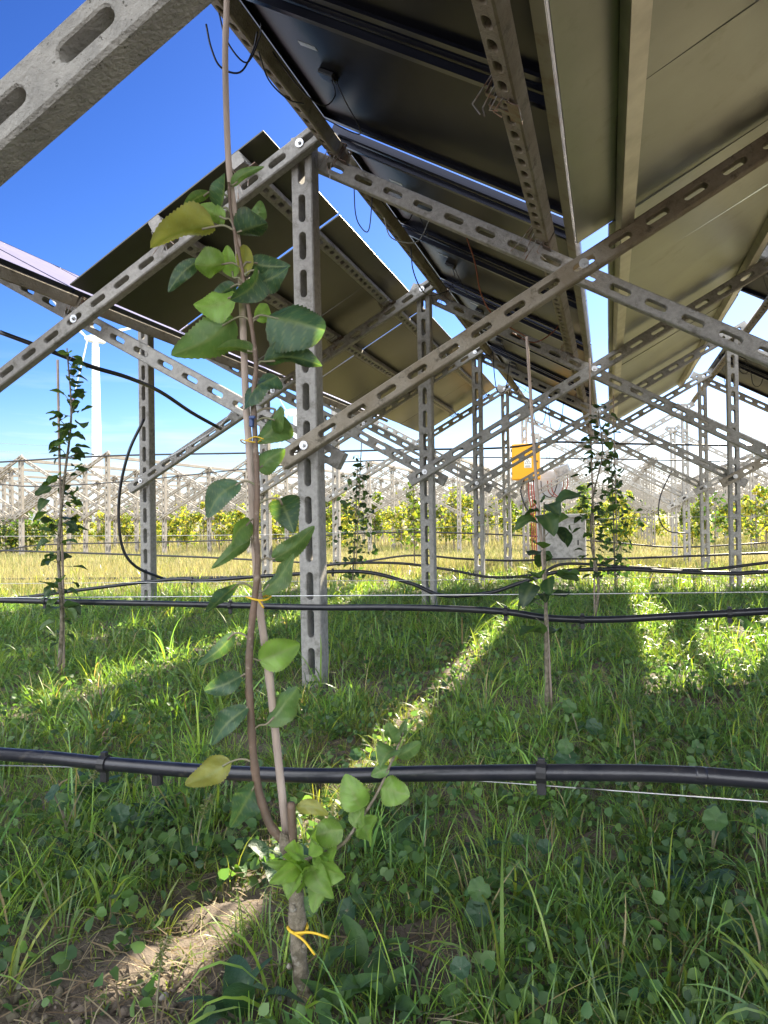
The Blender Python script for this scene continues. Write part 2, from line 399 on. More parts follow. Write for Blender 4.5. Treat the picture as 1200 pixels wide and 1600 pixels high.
# ------------------------------------------------------------------ the concrete frames
XM, Y0, SP, W = -1.707, 4.158, 2.977, 3.2045
ZT, ZL, ZX = 3.226, 1.4185, 2.30
ROWS = {k: XM+k*W for k in range(-12, 8)}
def rowY(i): return Y0+i*SP
PW, PT = .132, .12
POST_MB = slotted_bar(ZT+.12, PW, PT, .226, .165, .042, start=.09)
TOPO = Matrix(((0, 0, 1, 0), (0, 1, 0, 0), (1, 0, 0, 0), (0, 0, 0, 1)))   # bar X -> world Z
me_post = bpy.data.meshes.new('concrete_post'); me_post.from_pydata([(-q[2], q[1], q[0]) for q in POST_MB.v], [], POST_MB.f)
me_post.materials.append(MT['concrete']); me_post.update()
me_post_far = me_post.copy(); me_post_far.materials[0] = MT['concrete_pale']
BL = math.hypot(W, ZT-.03-ZL)+.36
TH = math.atan2(ZT-.03-ZL, W)
BMB = slotted_bar(BL, .108, .072, .208, .125, .036)
BMB.v = [(q[0]-.18, q[1], q[2]) for q in BMB.v]
me_beam = BMB.mesh('lattice_beam', 'concrete'); me_beam_far = me_beam.copy(); me_beam_far.materials[0] = MT['concrete_pale']
me_beam_pit = me_beam.copy(); me_beam_pit.materials[0] = MT['concrete_pitted']
me_beam_old = me_beam.copy(); me_beam_old.materials[0] = MT['concrete_old']
def bolt_mesh():
    mb = MB(); n = 16
    for (r, y0, y1, nn) in ((.026, -.003, .004, 20), (.0125, -.013, -.003, 6), (.007, -.022, -.013, 10)):
        vs = [(r*math.cos(2*math.pi*k/nn), y, r*math.sin(2*math.pi*k/nn)) for y in (y0, y1) for k in range(nn)]
        fs = [(k, (k+1) % nn, nn+(k+1) % nn, nn+k) for k in range(nn)]+[tuple(range(nn)), tuple(range(2*nn-1, nn-1, -1))]
        mb.add(vs, fs)
    return mb.mesh('bolt', 'steel')
me_bolt = bolt_mesh()
BO = PT/2+.072/2+.001
def beam(row, i, rising, label=None, group=None, bolts=(0, .5, 1), far=False, me=None):
    """rising beam A: low on this row's post -> top of the next row's post (front); else top of this row -> low on the next (back)"""
    o = bpy.data.objects.new('lattice_beam', me or (me_beam_far if far else me_beam)); COL.objects.link(o)
    dz = -.38*float(sstep(11, 24, rowY(i)))
    x = ROWS[row]; y = rowY(i)
    if rising: o.location = (x, y-BO, ZL+dz); o.rotation_euler = (0, -TH, 0)
    else: o.location = (x, y+BO, ZT-.03+dz); o.rotation_euler = (0, TH, 0)
    ln = math.hypot(W, ZT-.03-ZL)
    for b_ in bolts:
        c = bpy.data.objects.new('bolt', me_bolt); COL.objects.link(c); c.parent = o; c.location = (ln*b_, -.036-.004, 0)
    tag(o, label, 'concrete beam', group); return o
def post(row, i, label, group=None, far=False, tilt=0):
    o = bpy.data.objects.new('concrete_post', me_post_far if far else me_post); COL.objects.link(o)
    o.location = (ROWS[row], rowY(i), float(gz(ROWS[row], rowY(i)))*(0 if i < 2 else 1)-.07); o.rotation_euler = (0, tilt, 0)
    tag(o, label, 'concrete post', group); return o

posts = [
 (0, -1, 'slotted concrete post behind the near end of the big foreground beam'),
 (0, 0, 'nearest tall grey slotted concrete post, just right of the foreground apple sapling'),
 (0, 1, 'second slotted concrete post of the middle row, right behind the nearest one'),
 (0, 2, 'third slotted concrete post of the middle row, left of the orange box'),
 (0, 3, 'fourth slotted concrete post of the middle row, touching the left side of the orange box'),
 (0, 4, 'concrete post carrying the orange inverter box'),
 (0, 5, 'concrete post behind the orange inverter box and grey cabinet'),
 (1, -1, 'concrete post carrying the top of the big foreground beam'),
 (1, 0, 'concrete post of the right row closest to the camera, beside the big metal sheets'),
 (1, 1, 'second concrete post of the right row under the metal roof sheets'),
 (1, 2, 'largest slotted concrete post at the right edge, grass lit yellow round its foot'),
 (1, 3, 'second slotted concrete post from the right edge, holes bright with light'),
 (1, 4, 'third slotted concrete post from the right edge'),
 (1, 5, 'farthest and thinnest of the four slotted posts at the right'),
 (2, 0, 'concrete post carrying the near end of the right hand panel row'),
 (2, 1, 'concrete post carrying the middle of the right hand panel row'),
 (2, 2, 'concrete post carrying the far part of the right hand panel row'),
 (2, 3, 'concrete post at the far end of the right hand panel row'),
 (-1, 0, 'concrete post carrying the near end of the lilac topped panels'),
 (-1, 1, 'slotted concrete post at left with black hose loop beside it, by the meadow edge'),
 (-1, 2, 'slotted concrete post half hidden behind the apple sapling stem'),
 (-1, 3, 'thin slotted concrete post behind and right of the nearest post, dark sapling beside it'),
]
for r, i, lab in posts: post(r, i, lab, tilt=(-.0075 if (r, i) == (0, 0) else random.uniform(-.004, .004)))
bl = {(-1, 0): ('slotted beam rising from the left edge to the nearest post top, under the dark sheet', 'slotted beam falling right from upper left to the low bolt of the nearest post'),
      (-1, 1): ('slotted beam rising from the left meadow post up behind the apple sapling', 'slotted beam falling from behind the left post towards the second middle post'),
      (-1, 2): ('slotted beam rising behind the nearest post to the top of the third middle post', 'slotted beam falling behind the apple sapling to the third middle post'),
      (-1, 3): ('farthest slotted beam rising to the fourth middle post', 'farthest slotted beam falling to the fourth middle post'),
      (0, -1): ('huge mossy slotted beam crossing the top left corner close to the camera', 'slotted beam overhead falling right in front of the nearest frame'),
      (0, 0): ('long brownish slotted beam rising from the bolt on the nearest post to the upper right', 'long grey slotted beam falling right from the top of the nearest post across the picture'),
      (0, 1): ('slotted beam rising from the second middle post across the orange box sky', 'slotted beam falling right from the second middle post to the largest right post'),
      (0, 2): ('slotted beam rising right from the third middle post, crossing the orange box', 'slotted beam falling from the third middle post to the second right post'),
      (0, 3): ('slotted beam rising right from the fourth middle post just under the orange box', 'slotted beam falling right to the third right post'),
      (0, 4): ('slotted beam rising right behind the orange box from its own post', 'slotted beam falling right to the farthest right post'),
      (0, 5): ('farthest thin slotted beam rising right behind the grey cabinet', 'farthest thin slotted beam falling right behind the grey cabinet'),
      (1, -1): ('slotted beam rising away to the right in front of the metal sheets', 'slotted beam falling away to the right in front of the metal sheets'),
      (1, 0): ('slotted beam rising right from the closest right row post', 'slotted beam falling right from the closest right row post'),
      (1, 1): ('slotted beam rising right from the second right row post', 'slotted beam falling right from the second right row post'),
      (1, 2): ('slotted beam rising right from the bolt on the largest right edge post', 'slotted beam falling right from the top of the largest right edge post'),
      (1, 3): ('slotted beam rising right from the second post from the right edge', 'slotted beam falling right from the second post from the right edge'),
      (1, 4): ('slotted beam rising right from the third post from the right edge', 'slotted beam falling right from the third post from the right edge'),
      (1, 5): ('slotted beam rising right from the farthest of the four right posts', 'slotted beam falling right from the farthest of the four right posts')}
for (r, i), (a, b_) in bl.items():
    o = beam(r, i, True, a, me=me_beam_old if (r, i) in ((0, 0), (1, 2)) else me_beam_pit if (r, i) == (0, -1) else None)
    if (r, i) == (0, -1): o.location.z -= .085
    beam(r, i, False, b_, bolts=(0, 1))
# far field of bare frames
farposts = []; farbeams = []
start = {-9: 5, -8: 5, -7: 5, -6: 5, -5: 5, -4: 5, -3: 6, -2: 7, -1: 7, 0: 8, 1: 8, 2: 8, 3: 8, 4: 8, 5: 9, 6: 10}
FB = MB(); nbeam = 0; nridge = 0
RB = MB(); RB.box((0, SP/2, 0), (.085, SP-.02, .10), ch=.008); me_ridge = RB.mesh('ridge_bar', 'concrete_pale')
for r in range(-9, 7):
    for i in range(start[r], 22):
        n_ = i-start[r]
        if n_ < 9:
            post(r, i, 'bare pale concrete post in the distant field of empty frames beyond the meadow', 'distant empty frame posts', far=True, tilt=random.uniform(-.01, .01))
        else:
            x, y = ROWS[r], rowY(i); FB.box((x, y, 1.61-.38), (.13, .12, 3.22))
        if n_ < 8 and i+1 < 22 and nridge < 125:
            nridge += 1; o = bpy.data.objects.new('ridge_bar', me_ridge); COL.objects.link(o); o.location = (ROWS[r]+.02, rowY(i), ZT-.38+.06)
            tag(o, 'bare pale concrete bar lying along the tops of the distant empty frames', 'concrete bar', 'distant ridge bars')
        if r < 6 and i >= max(start[r], start[r+1]):
            for A in (True, False):
                if n_ < 9 and nbeam < 262:
                    nbeam += 1
                    beam(r, i, A, 'bare pale concrete beam in the distant field of empty frames beyond the meadow', 'distant empty frame beams', (), True)
                else:
                    x, y = ROWS[r]+W/2, rowY(i)+(-BO if A else BO)
                    FB.box((x, y, ZX-.38), (BL, .07, .105), Matrix.Rotation(-TH if A else TH, 3, 'Y'))
fo = FB.build('distant_frames', 'concrete_pale', origin=(0, 0, 0)); tag(fo, 'pale maze of bare concrete frames fading out at the horizon', 'concrete frames', kind='stuff')

# ------------------------------------------------------------------ purlins, panels, sheets
SL = math.tan(TH)
def plane_z(kind, k, X, off=0):
    """height of the roof plane above ground: 'L' falls right from row k, 'R' rises right to row k+1"""
    c = off/math.cos(TH)
    if kind == 'L': return ZT-.03+c-SL*(X-ROWS[k])
    return ZL+c+SL*(X-ROWS[k])
def frame_axes(kind):
    s = -1 if kind == 'L' else 1
    u = Vector((math.cos(TH), 0, s*math.sin(TH))); n_ = Vector((-s*math.sin(TH), 0, math.cos(TH)))
    return u, Vector((0, 1, 0)), n_
PMB = slotted_bar(SP-.03, .085, .08, .118, .062, .030)
def purlin(kind, k, X, y0, label, m='concrete_old', group=None, ln=None, off=.097):
    u, v_, n_ = frame_axes(kind)
    mb = PMB if ln is None else slotted_bar(ln, .085, .08, .118, .062, .030)
    o = bpy.data.objects.new('concrete_purlin', mb.mesh('concrete_purlin', m)); COL.objects.link(o)
    Mx = Matrix((v_, -n_, u)).transposed().to_4x4()       # bar X -> along row, bar Y -> plane normal
    if Mx.determinant() < 0: Mx = Matrix((v_, n_, u)).transposed().to_4x4()
    Mx.translation = (X, y0, plane_z(kind, k, X, off)); o.matrix_world = Mx
    tag(o, label, 'concrete purlin', group); return o
def clamp(pl, y):          # wire strap round purlin and beam
    pass
pur = [
 ('L', 0, -1.545, -1.8, 'ridge purlin with round bright holes', 'above the left end of the junction boxes'),
]
def ploc(i): return ['behind the camera', 'nearest stretch', 'first to second frame', 'second to third frame', 'third to fourth frame', 'far end'][i]
for j in range(0, 5):
    y0 = rowY(-1)+SP*j+.015-SP
    y1 = y0+SP
    purlin('L', 0, -1.545, y1-SP*0, 'perforated purlin along the left edge of the dark overhead panels, '+ploc(j))
    purlin('L', 0, -.315, y1, 'brown perforated purlin at the valley side of dark panels, '+ploc(j))
for j in range(1, 4):
    y1 = rowY(j-1)+.015
    if j == 1:
        pass
    purlin('R', -1, -2.07, y1-.25, 'perforated purlin near the top edge of the left hand sheets, '+ploc(j+1), m='concrete')
    purlin('R', -1, -2.62, y1-.25, 'perforated purlin under the middle of the left hand sheets, '+ploc(j+1), m='concrete')
for j in range(-1, 2):
    y1 = rowY(j)+.015
    purlin('L', -1, -3.42, y1, 'dark perforated purlin along the lower edge of the lilac panels, '+ploc(j+2))
for j in range(0, 5):
    y1 = rowY(j-1)+.015
    purlin('L', 1, ROWS[1]+.162, y1, 'perforated purlin along the upper edge of the right hand dark panels, '+ploc(j))

def quad_plate(mb, kind, k, X0, X1, ya, yb, off, th):
    u, v_, n_ = frame_axes(kind)
    Xm = (X0+X1)/2; c = Vector((Xm, (ya+yb)/2, plane_z(kind, k, Xm, off)))
    Mx = Matrix((u, v_, n_)).transposed()
    mb.box(c, ((X1-X0)/math.cos(TH), yb-ya, th), Mx); return c
def solar_panel(kind, k, X0, X1, ya, yb, off, label, top='cell_glass', back='panel_back', box=True, sag=0, group=None, seed=0):
    u, v_, n_ = frame_axes(kind); Xm = (X0+X1)/2
    base = Vector((Xm, (ya+yb)/2, plane_z(kind, k, Xm, off)))
    t = empty('solar_module', base); tag(t, label, 'solar panel', group)
    LU = (X1-X0)/math.cos(TH); LV = yb-ya
    Mx = Matrix((u, v_, n_)).transposed()
    P = lambda a, b_, c_: base+Mx@Vector((a, b_, c_))
    g = MB(); g.box(P(0, 0, .004), (LU-.02, LV-.02, .005), Mx); g.build('glass', top, t)
    bk = MB(); bk.box(P(0, 0, -.002), (LU-.024, LV-.024, .005), Mx); bk.build('back_sheet', back, t)
    fr = MB()
    for sg in (-1, 1):
        fr.box(P(0, sg*(LV/2-.006), -.012), (LU, .012, .042), Mx)
        fr.box(P(0, sg*(LV/2-.026), -.0315), (LU, .028, .003), Mx)
        fr.box(P(sg*(LU/2-.006), 0, -.012), (.012, LV-.025, .042), Mx)
        fr.box(P(sg*(LU/2-.026), 0, -.0315), (.028, LV-.025, .003), Mx)
    fr.build('frame', 'black_frame', t)
    rl = MB()     # carrying rail across the back
    for sg in (-1,):
        rl.box(P(0, sg*(LV/2-.075), -.052), (LU-.05, .035, .036), Mx)
    rl.build('rail', 'black_frame', t)
    if box:
        a = -LU/2+.30 if kind == 'L' else LU/2-.3
        jb = MB(); jb.box(P(a, .05, -.018), (.09, .075, .026), Mx, ch=.004); j = jb.build('junction_box', 'black_rubber', t)
        rr = random.Random(seed)
        c = MB(); p0 = P(a+.03, .05, -.03); p3 = P(-LU/2+.05, -LV/2+.15, -.05)
        c.tube(smooth_path([p0, p0+Vector((.02, -.01, -.09)), p0+Vector((-.02, -.1, -.16-.08*rr.random())), p0+Vector((-.12, -.22, -.10)), p3], 5), .0035, 6)
        c.tube(smooth_path([p0+Vector((.02, 0, 0)), p0+Vector((.06, .02, -.1)), p0+Vector((.10, .1+.1*rr.random(), -.2)), p0+Vector((0, .3, -.12)), P(-LU/2+.06, LV/2-.1, -.06)], 5), .0035, 6)
        c.build('cable', 'black_rubber', t, sm=True)
        lb = MB(); lb.box(P(a-.03, -.17, -.0055), (.10, .035, .001), Mx); lb.build('type_sticker', 'white_plastic' if seed % 2 else 'sign_white', t)
    return t
ye = [-1.5, -.04, 1.42, 2.86, 4.30, 5.84, 7.4, 8.95, 10.5, 12.0, 13.35]
ordn = ['behind the camera', 'straight above the camera', 'cut by the top edge of the picture', 'with the largest junction box in view', 'between the two nearest crossings', 'fifth', 'sixth', 'seventh', 'eighth', 'ninth']
nm = ['dark framed panel overhead behind the picture edge', 'dark framed panel straight above the camera', 'dark framed panel cut by the top edge of the picture',
      'dark framed panel with the largest junction box, second bright rail below it', 'dark framed panel above the beam crossing, small junction box near its left',
      'dark framed panel just beyond the nearest beam crossing', 'dark framed panel above the second beam crossing', 'dark framed panel just beyond the second crossing',
      'last but one of the dark framed overhead panels', 'farthest of the dark framed overhead panels']
for q in range(10):
    gap = .15 if q == 3 else .10 if q in (5, 7) else .012
    solar_panel('L', 0, -1.60, -.14, ye[q]+.006, ye[q+1]-gap, .25, nm[q], seed=q)
for q in range(10):
    if q in (7,): continue
    solar_panel('L', 1, ROWS[1]+(.11 if q > 7 else -.16 if q > 5 else -.16), ROWS[1]+1.56, (11.2 if q == 8 else ye[q])+.006, ye[q+1]-.014, .185,
                'dark framed panel of the row at the right edge, number %s from the near end' % ['one', 'two', 'three', 'four', 'five', 'six', 'seven', 'eight', 'nine', 'ten'][q] if 0 else
                ['dark panel of the right hand row, behind the camera', 'dark panel of the right hand row, beside the camera', 'dark panel of the right hand row, above right of the camera',
                 'dark panel of the right hand row beside the near metal sheet', 'dark panel of the right hand row beside the nearest crossing', 'dark panel of the right hand row above the closest right post', 'dark panel of the right hand row, last before the open gap', '',
                 'dark panel at the right edge, next to the farthest one', 'farthest dark panel at the right edge'][q], seed=q+20)
for q in range(0, 7):
    solar_panel('L', -1, -4.80, -3.36, rowY(-1)+1.46*q, rowY(-1)+1.46*q+1.44, .16,
                'lilac topped panel at the left edge, ' + ['nearest the camera', 'second from the camera', 'third from the camera', 'middle one, seen edge on', 'fifth, hidden by the dark sheet', 'sixth, hidden by the dark sheet', 'farthest, hidden by the dark sheet'][q],
                top='sky_sheen_glass', box=False, seed=q)
def sheet(kind, k, X0, X1, ya, yb, off, label, m, seed, group=None):
    """flat glass-topped sheet with a bare metal underside, slightly sagging"""
    u, v_, n_ = frame_axes(kind); rr = np.random.default_rng(seed)
    nu, nv = 20, 14; a1, a2, p1, p2 = rr.uniform(.001, .004, 2).tolist()+rr.uniform(0, 6, 2).tolist()
    tilt = rr.uniform(-.004, .004, 2)
    base = Vector(((X0+X1)/2, (ya+yb)/2, plane_z(kind, k, (X0+X1)/2, off)))
    vs = []; fs = []
    for s_ in (0, 1):
        for i in range(nu+1):
            for j in range(nv+1):
                X = X0+(X1-X0)*i/nu; y = ya+(yb-ya)*j/nv
                h = a1*math.sin(3.1*i/nu+p1)+a2*math.sin(6.3*j/nv+p2)+tilt[0]*(i/nu-.5)+tilt[1]*(j/nv-.5)
                vs.append(Vector((X, y, plane_z(kind, k, X, off)))+n_*(h+.008*s_))
    N = (nu+1)*(nv+1); ix = lambda i, j: i*(nv+1)+j
    for i in range(nu):
        for j in range(nv):
            q = (ix(i, j), ix(i, j+1), ix(i+1, j+1), ix(i+1, j)); fs.append(q); fs.append(tuple(N+z for z in q[::-1]))
    for i in range(nu):
        for j in (0, nv):
            q = (ix(i, j), ix(i+1, j), N+ix(i+1, j), N+ix(i, j)); fs.append(q if j == 0 else q[::-1])
    for j in range(nv):
        for i in (0, nu):
            q = (ix(i, j), N+ix(i, j), N+ix(i, j+1), ix(i, j+1)); fs.append(q if i == 0 else q[::-1])
    t = empty('solar_sheet', base); tag(t, label, 'solar sheet', group)
    mb = MB(); mb.add(vs, fs); mb.build('back_sheet', m, t, sm=False)
    Mx = Matrix((u, v_, n_)).transposed(); g = MB()
    quad_plate(g, kind, k, X0+.02, X1-.02, ya+.02, yb-.02, off+.0145, .006); g.build('glass', 'cell_glass', t)
    return t
se = [3.94, 5.22, 6.52, 7.9, 9.22, 10.5, 11.8, 13.3]
sn = ['dark left hand sheet with its pointed corner against the blue sky', 'left hand sheet just right of the nearest post', 'third left hand sheet, tan underside between the posts',
      'fourth left hand sheet behind the second post', 'fifth left hand sheet with a white gap line', 'sixth left hand sheet, near the far end', 'last left hand sheet, tan underside before the third post']
for q in range(7):
    sheet('R', -1, -3.27, -1.90, se[q]+.004, se[q+1]-(.022 if q in (0, 2, 4) else .008), .150, sn[q], 'sheet_dark', q)
# lip along the front edge of the first sheet
st = [-2.2, -.95, .25, 1.45, 2.85, 4.02, 5.12, 6.7, 8.3, 9.9, 11.6, 13.3]
tn = ['metal roof sheet behind the camera, farthest back', 'metal roof sheet behind the camera', 'greenish metal sheet straight above the camera', 'greenish metal sheet cut by the top right edge', 'greenish metal sheet above the brown rising beam',
      'golden metal sheet beyond the nearest crossing', 'golden metal sheet with a white seam line at its near edge', 'golden metal sheet left of the right row posts', 'fourth golden metal sheet from the far end', 'third golden metal sheet from the far end', 'golden sheet with the last gap before the far end']
for q in range(11):
    sheet('R', 0, -.135 if q < 5 else .02, 1.30, st[q]+.001, st[q+1]-(.02 if q == 5 else .001), .105, tn[q], 'sheet_metal', q+40)
tq = ['nearest', 'second', 'third', 'fourth', 'fifth', 'sixth', 'seventh', 'farthest']
for q in range(4):
    sheet('R', 1, ROWS[1]+W/2+.06, ROWS[2]-.2, -2+1.4*q*2, -2+1.4*(q+1)*2-.02, .105, 'metal sheet beyond the right edge of the picture, %s one' % tq[q], 'sheet_metal', q+70)
# smooth galvanised rails under the big right sheets
def rail(kind, k, X, y0, y1, label, wd=.075, hg=.06, off=.05, m='steel', name='metal_rail'):
    u, v_, n_ = frame_axes(kind); Mx = Matrix((u, v_, n_)).transposed(); mb = MB()
    c = Vector((X, (y0+y1)/2, plane_z(kind, k, X, off)))
    Ly = y1-y0
    mb.box(c+Mx@Vector((0, 0, -hg/2)), (wd, Ly, .004), Mx)
    for sg in (-1, 1): mb.box(c+Mx@Vector((sg*(wd/2-.002), 0, .002)), (.004, Ly, hg-.004), Mx)
    o = mb.build(name, m, origin=c); tag(o, label, 'metal rail'); return o
MT['zinc'] = mat('zinc', (.52, .50, .42), .42, .9, c2=(.40, .38, .32), scale=6, bump=.08, bscale=20)
rail('R', 0, .10, -2, 13.25, 'pale galvanised rail running along the inner edge of the greenish sheets', wd=.07, off=.072, m='zinc')
rail('R', 0, 1.17, -2, 13.25, 'galvanised rail running along the outer edge of the greenish sheets', wd=.07, off=.072, m='zinc')
rail('L', 0, -.165, -1.4, 13.3, 'rust edged rail closing the valley side of the dark panels', wd=.05, hg=.04, off=.125, m='dull_rail')

# wire straps and brackets where purlins cross beams
def strap(c, n_, label, big=1.0, seed=0):
    rr = random.Random(seed); t = empty('wire_bracket', c)
    ax = n_; s = Vector((0, 1, 0)); u = s.cross(ax).normalized(); Mx = Matrix((u, s, ax)).transposed()
    for dy in (-.045, .035):           # two steel bands round the purlin
        b_ = MB(); sk = rr.uniform(-.01, .01)
        for sg in (-1, 1):
            b_.box(Vector(c)+Mx@Vector((sg*.0455, dy+sg*sk, .027)), (.003, .022, .090), Mx)
            b_.box(Vector(c)+Mx@Vector((0, dy, .027+sg*.0435)), (.094, .022, .003), Mx)
        b_.build('band', 'strap', t)
    b_ = MB(); b_.box(Vector(c)+Mx@Vector((.052, -.01, .0)), (.005, .13, .06), Mx); b_.box(Vector(c)+Mx@Vector((.075, -.01, -.028)), (.05, .13, .005), Mx); b_.build('plate', 'strap', t)
    wr = MB()
    for k in range(4):
        p0 = Vector(c)+Mx@Vector((-.055+.03*k, -.055, .05)); p1 = Vector(c)+Mx@Vector((-.06+.03*k+rr.uniform(-.02, .02), -.06, -.07))
        p2 = p1+Vector((rr.uniform(-.05, .05), rr.uniform(-.03, 0), rr.uniform(-.09, -.02)))
        wr.tube([p0, p1, p2], .003, 5)
    wr.build('wire_tie', 'rusty_steel', t)
    tag(t, label, 'bracket'); return t
sc_ = 0
for i in range(0, 4):
    for (kd, k, X, nmx) in (('L', 0, -1.545, 'left purlin of the dark overhead panels'), ('L', 0, -.36, 'brown purlin by the beam crossing'), ('R', -1, -2.07, 'upper purlin of the left hand sheets'), ('R', -1, -2.62, 'middle purlin of the left hand sheets')):
        u, v_, n_ = frame_axes(kd); yy = rowY(i)+(-BO if kd == 'R' else BO)
        c = Vector((X, yy-.02, plane_z(kd, k, X, .07)))
        sc_ += 1
        strap(c, n_, 'wire bound bracket holding the %s to the %s frame' % (nmx, ['nearest', 'second', 'third', 'fourth'][i]), seed=sc_)
    if i < 3: strap(Vector((-3.42, rowY(i)+BO-.02, plane_z('L', -1, -3.42, .07))), frame_axes('L')[2], 'wire bound bracket under the lilac panels at the %s frame' % ['nearest', 'second', 'third'][i], seed=sc_+50)
strap(Vector((-.36, 2.75, plane_z('L', 0, -.36, .07))), frame_axes('L')[2], 'rusty strap hanging on the brown purlin high in the picture', 1.3, seed=77)
# loose cables round the ridge
def cable(pts, r, m, label, cat='cable', n=7, name='cable', sm=6, group=None):
    mb = MB(); mb.tube(smooth_path(pts, sm), r, n); o = mb.build(name, m, sm=True); tag(o, label, cat, group); return o
cable([at(322, 38, 2.6), at(330, 75, 2.6), at(345, 105, 2.62), at(375, 113, 2.65), at(395, 80, 2.7), at(402, 50, 2.7)], .0035, 'black_rubber', 'thin black cable looping below the ridge beside the bamboo top')
cable([at(342, 20, 2.6), at(355, 65, 2.62), at(385, 98, 2.66), at(405, 60, 2.7), at(408, 36, 2.7)], .003, 'black_rubber', 'second thin black cable loop beside the bamboo top')
cable([at(404, 80, 2.8), at(420, 125, 2.9), at(450, 155, 3.0), at(474, 162, 3.1)], .003, 'black_rubber', 'thin cable curving below the ridge purlin in front of the blue sky')
cable([at(553, 285, 4.6), at(555, 330, 4.6), at(562, 352, 4.7), at(576, 360, 4.7), at(582, 306, 4.8)], .0035, 'black_rubber', 'thin cable loop hanging right of the nearest post top')
cable([at(642, 385, 6), at(645, 420, 6), at(657, 450, 6), at(672, 462, 6.3), at(700, 455, 6.4)], .005, 'black_rubber', 'thin cable hanging down beside the second post top')
cable([at(600, 340, 5), at(612, 372, 5.1), at(650, 378, 5.2), at(668, 350, 5.3), at(680, 310, 5.4)], .004, 'white_plastic', 'pale cable drooping under the long grey beam')
cable([at(728, 368, 5.2), at(742, 410, 5.3), at(752, 460, 5.4), at(775, 497, 5.5), at(820, 525, 6)], .0055, 'rust_cable', 'rust red cable hanging below the dark panels')
cable([at(800, 520, 7), at(835, 535, 7), at(868, 515, 7), at(880, 490, 7)], .006, 'rust_cable', 'rust red cable sagging by the second beam crossing')
for q, (x, y, z) in enumerate([(770, 590, 9), (830, 640, 12), (855, 650, 12.5), (1150, 560, 11), (1170, 580, 11), (1128, 585, 13)]):
    cable([at(x, y-40, z), at(x+3, y, z), at(x+8, y+22, z), at(x+20, y+18, z), at(x+26, y-25, z)], .006, 'black_rubber',
          ['black cable loop beside the third post top', 'black cable loop above the orange box', 'black cable loop right of the orange box top', 'black cable loop hanging from the right edge panels', 'second black cable loop hanging from the right edge panels', 'small black cable loop beside the right post tops'][q])
# white seam line/gap wire on right sheet
# ------------------------------------------------------------------ pipes and wires
def pipe(pix, Y, r, label, clips=(), wire=None, name='irrigation_pipe', n=12):
    pts = [at_y(x, y, Y) for x, y in pix]
    d0 = (pts[0]-pts[1]).normalized(); d1 = (pts[-1]-pts[-2]).normalized()
    pts = [pts[0]+d0*3.0+Vector((0, 0, .02)), pts[0]+d0*1.2]+pts+[pts[-1]+d1*1.2, pts[-1]+d1*3.0]
    mb = MB(); path = smooth_path(pts, 10); mb.tube(path, r, n); o = mb.build(name, 'pipe', sm=True); tag(o, label, 'irrigation pipe')
    for (x, y) in clips:
        p = at_y(x, y, Y); c = MB(); c.tube([p+Vector((-r*.6, 0, 0)), p+Vector((r*.6, 0, 0))], r*1.28, 12)
        c.box(p+Vector((0, 0, -r*1.9)), (r*1.1, r*.7, r*1.6), ch=.001); c.box(p+Vector((0, 0, r*1.45)), (r*.9, r*.7, r*.6), ch=.001); c.build('pipe_clip', 'black_rubber', o)
    return o
pipe([(0, 1178), (80, 1184), (165, 1193), (330, 1206), (500, 1212), (650, 1209), (845, 1207), (1000, 1208), (1100, 1212), (1200, 1220)], 1.48, .0158,
     'thick black irrigation pipe crossing the whole foreground behind the main sapling', [(163, 1193), (846, 1207)])
dm = MB(); p = at_y(246, 1217, 1.48); dm.tube([p+Vector((0, 0, -.012)), p+Vector((0, 0, .012))], .013, 10); dm.tube([p+Vector((0, -.012, -.004)), p+Vector((0, .012, -.004))], .006, 8)
o = dm.build('drip_emitter', 'black_rubber'); tag(o, 'small black drip emitter under the foreground pipe, left of the sapling', 'drip emitter')
pipe([(0, 938), (90, 940), (330, 945), (480, 949), (600, 949), (700, 951), (790, 956), (860, 966), (950, 968), (1050, 963), (1200, 955)], 3.86, .0175,
     'second black irrigation pipe from the camera, running behind the nearest post', [(70, 939), (360, 946), (790, 956), (910, 968), (1140, 958)])
pipe([(0, 938), (250, 907), (320, 907), (430, 899), (560, 893), (640, 911), (690, 930), (760, 927), (810, 912), (870, 894), (960, 889), (1050, 893), (1145, 896), (1200, 893)], 6.85, .0185,
     'third black irrigation pipe, wavy, rising to the right of the second post', [(300, 906), (520, 893), (950, 889)])
pipe([(0, 905), (430, 900), (520, 882), (620, 880), (700, 890), (770, 902), (840, 897), (885, 881), (1000, 887), (1100, 890), (1200, 879)], 9.75, .0185, 'fourth black irrigation pipe, passing behind the third post')
pipe([(0, 860), (300, 870), (520, 880), (640, 868), (720, 873), (800, 876), (880, 873), (960, 873), (1075, 869), (1200, 864)], 12.8, .0185, 'fifth black irrigation pipe, passing in front of the grey cabinet')
pipe([(0, 862), (60, 852), (200, 848), (400, 843), (600, 832), (800, 836), (960, 848), (1060, 855), (1200, 848)], 16.2, .017, 'sixth thin black irrigation pipe at the meadow edge')
pipe([(0, 722), (180, 712), (450, 707), (620, 703), (780, 700), (860, 691), (960, 693), (1200, 697)], 13.15, .018, 'thin black cable strung across the frames just below the panels', name='overhead_cable')
pipe([(0, 757), (60, 760), (200, 752), (450, 727), (700, 716), (860, 716), (1200, 722)], 16.3, .014, 'lower thin black cable strung across the frames', name='overhead_cable')
def wire(pix, Y, r, label):
    pts = [at_y(x, y, Y) for x, y in pix]; pts = [pts[0]+(pts[0]-pts[1]).normalized()*3]+pts+[pts[-1]+(pts[-1]-pts[-2]).normalized()*3]
    mb = MB(); mb.tube(smooth_path(pts, 4), r, 6); o = mb.build('support_wire', 'wire', sm=True); tag(o, label, 'wire')
wire([(0, 1196), (400, 1205), (690, 1217), (900, 1231), (1200, 1253)], 1.50, .0016, 'thin steel wire sagging under the foreground irrigation pipe')
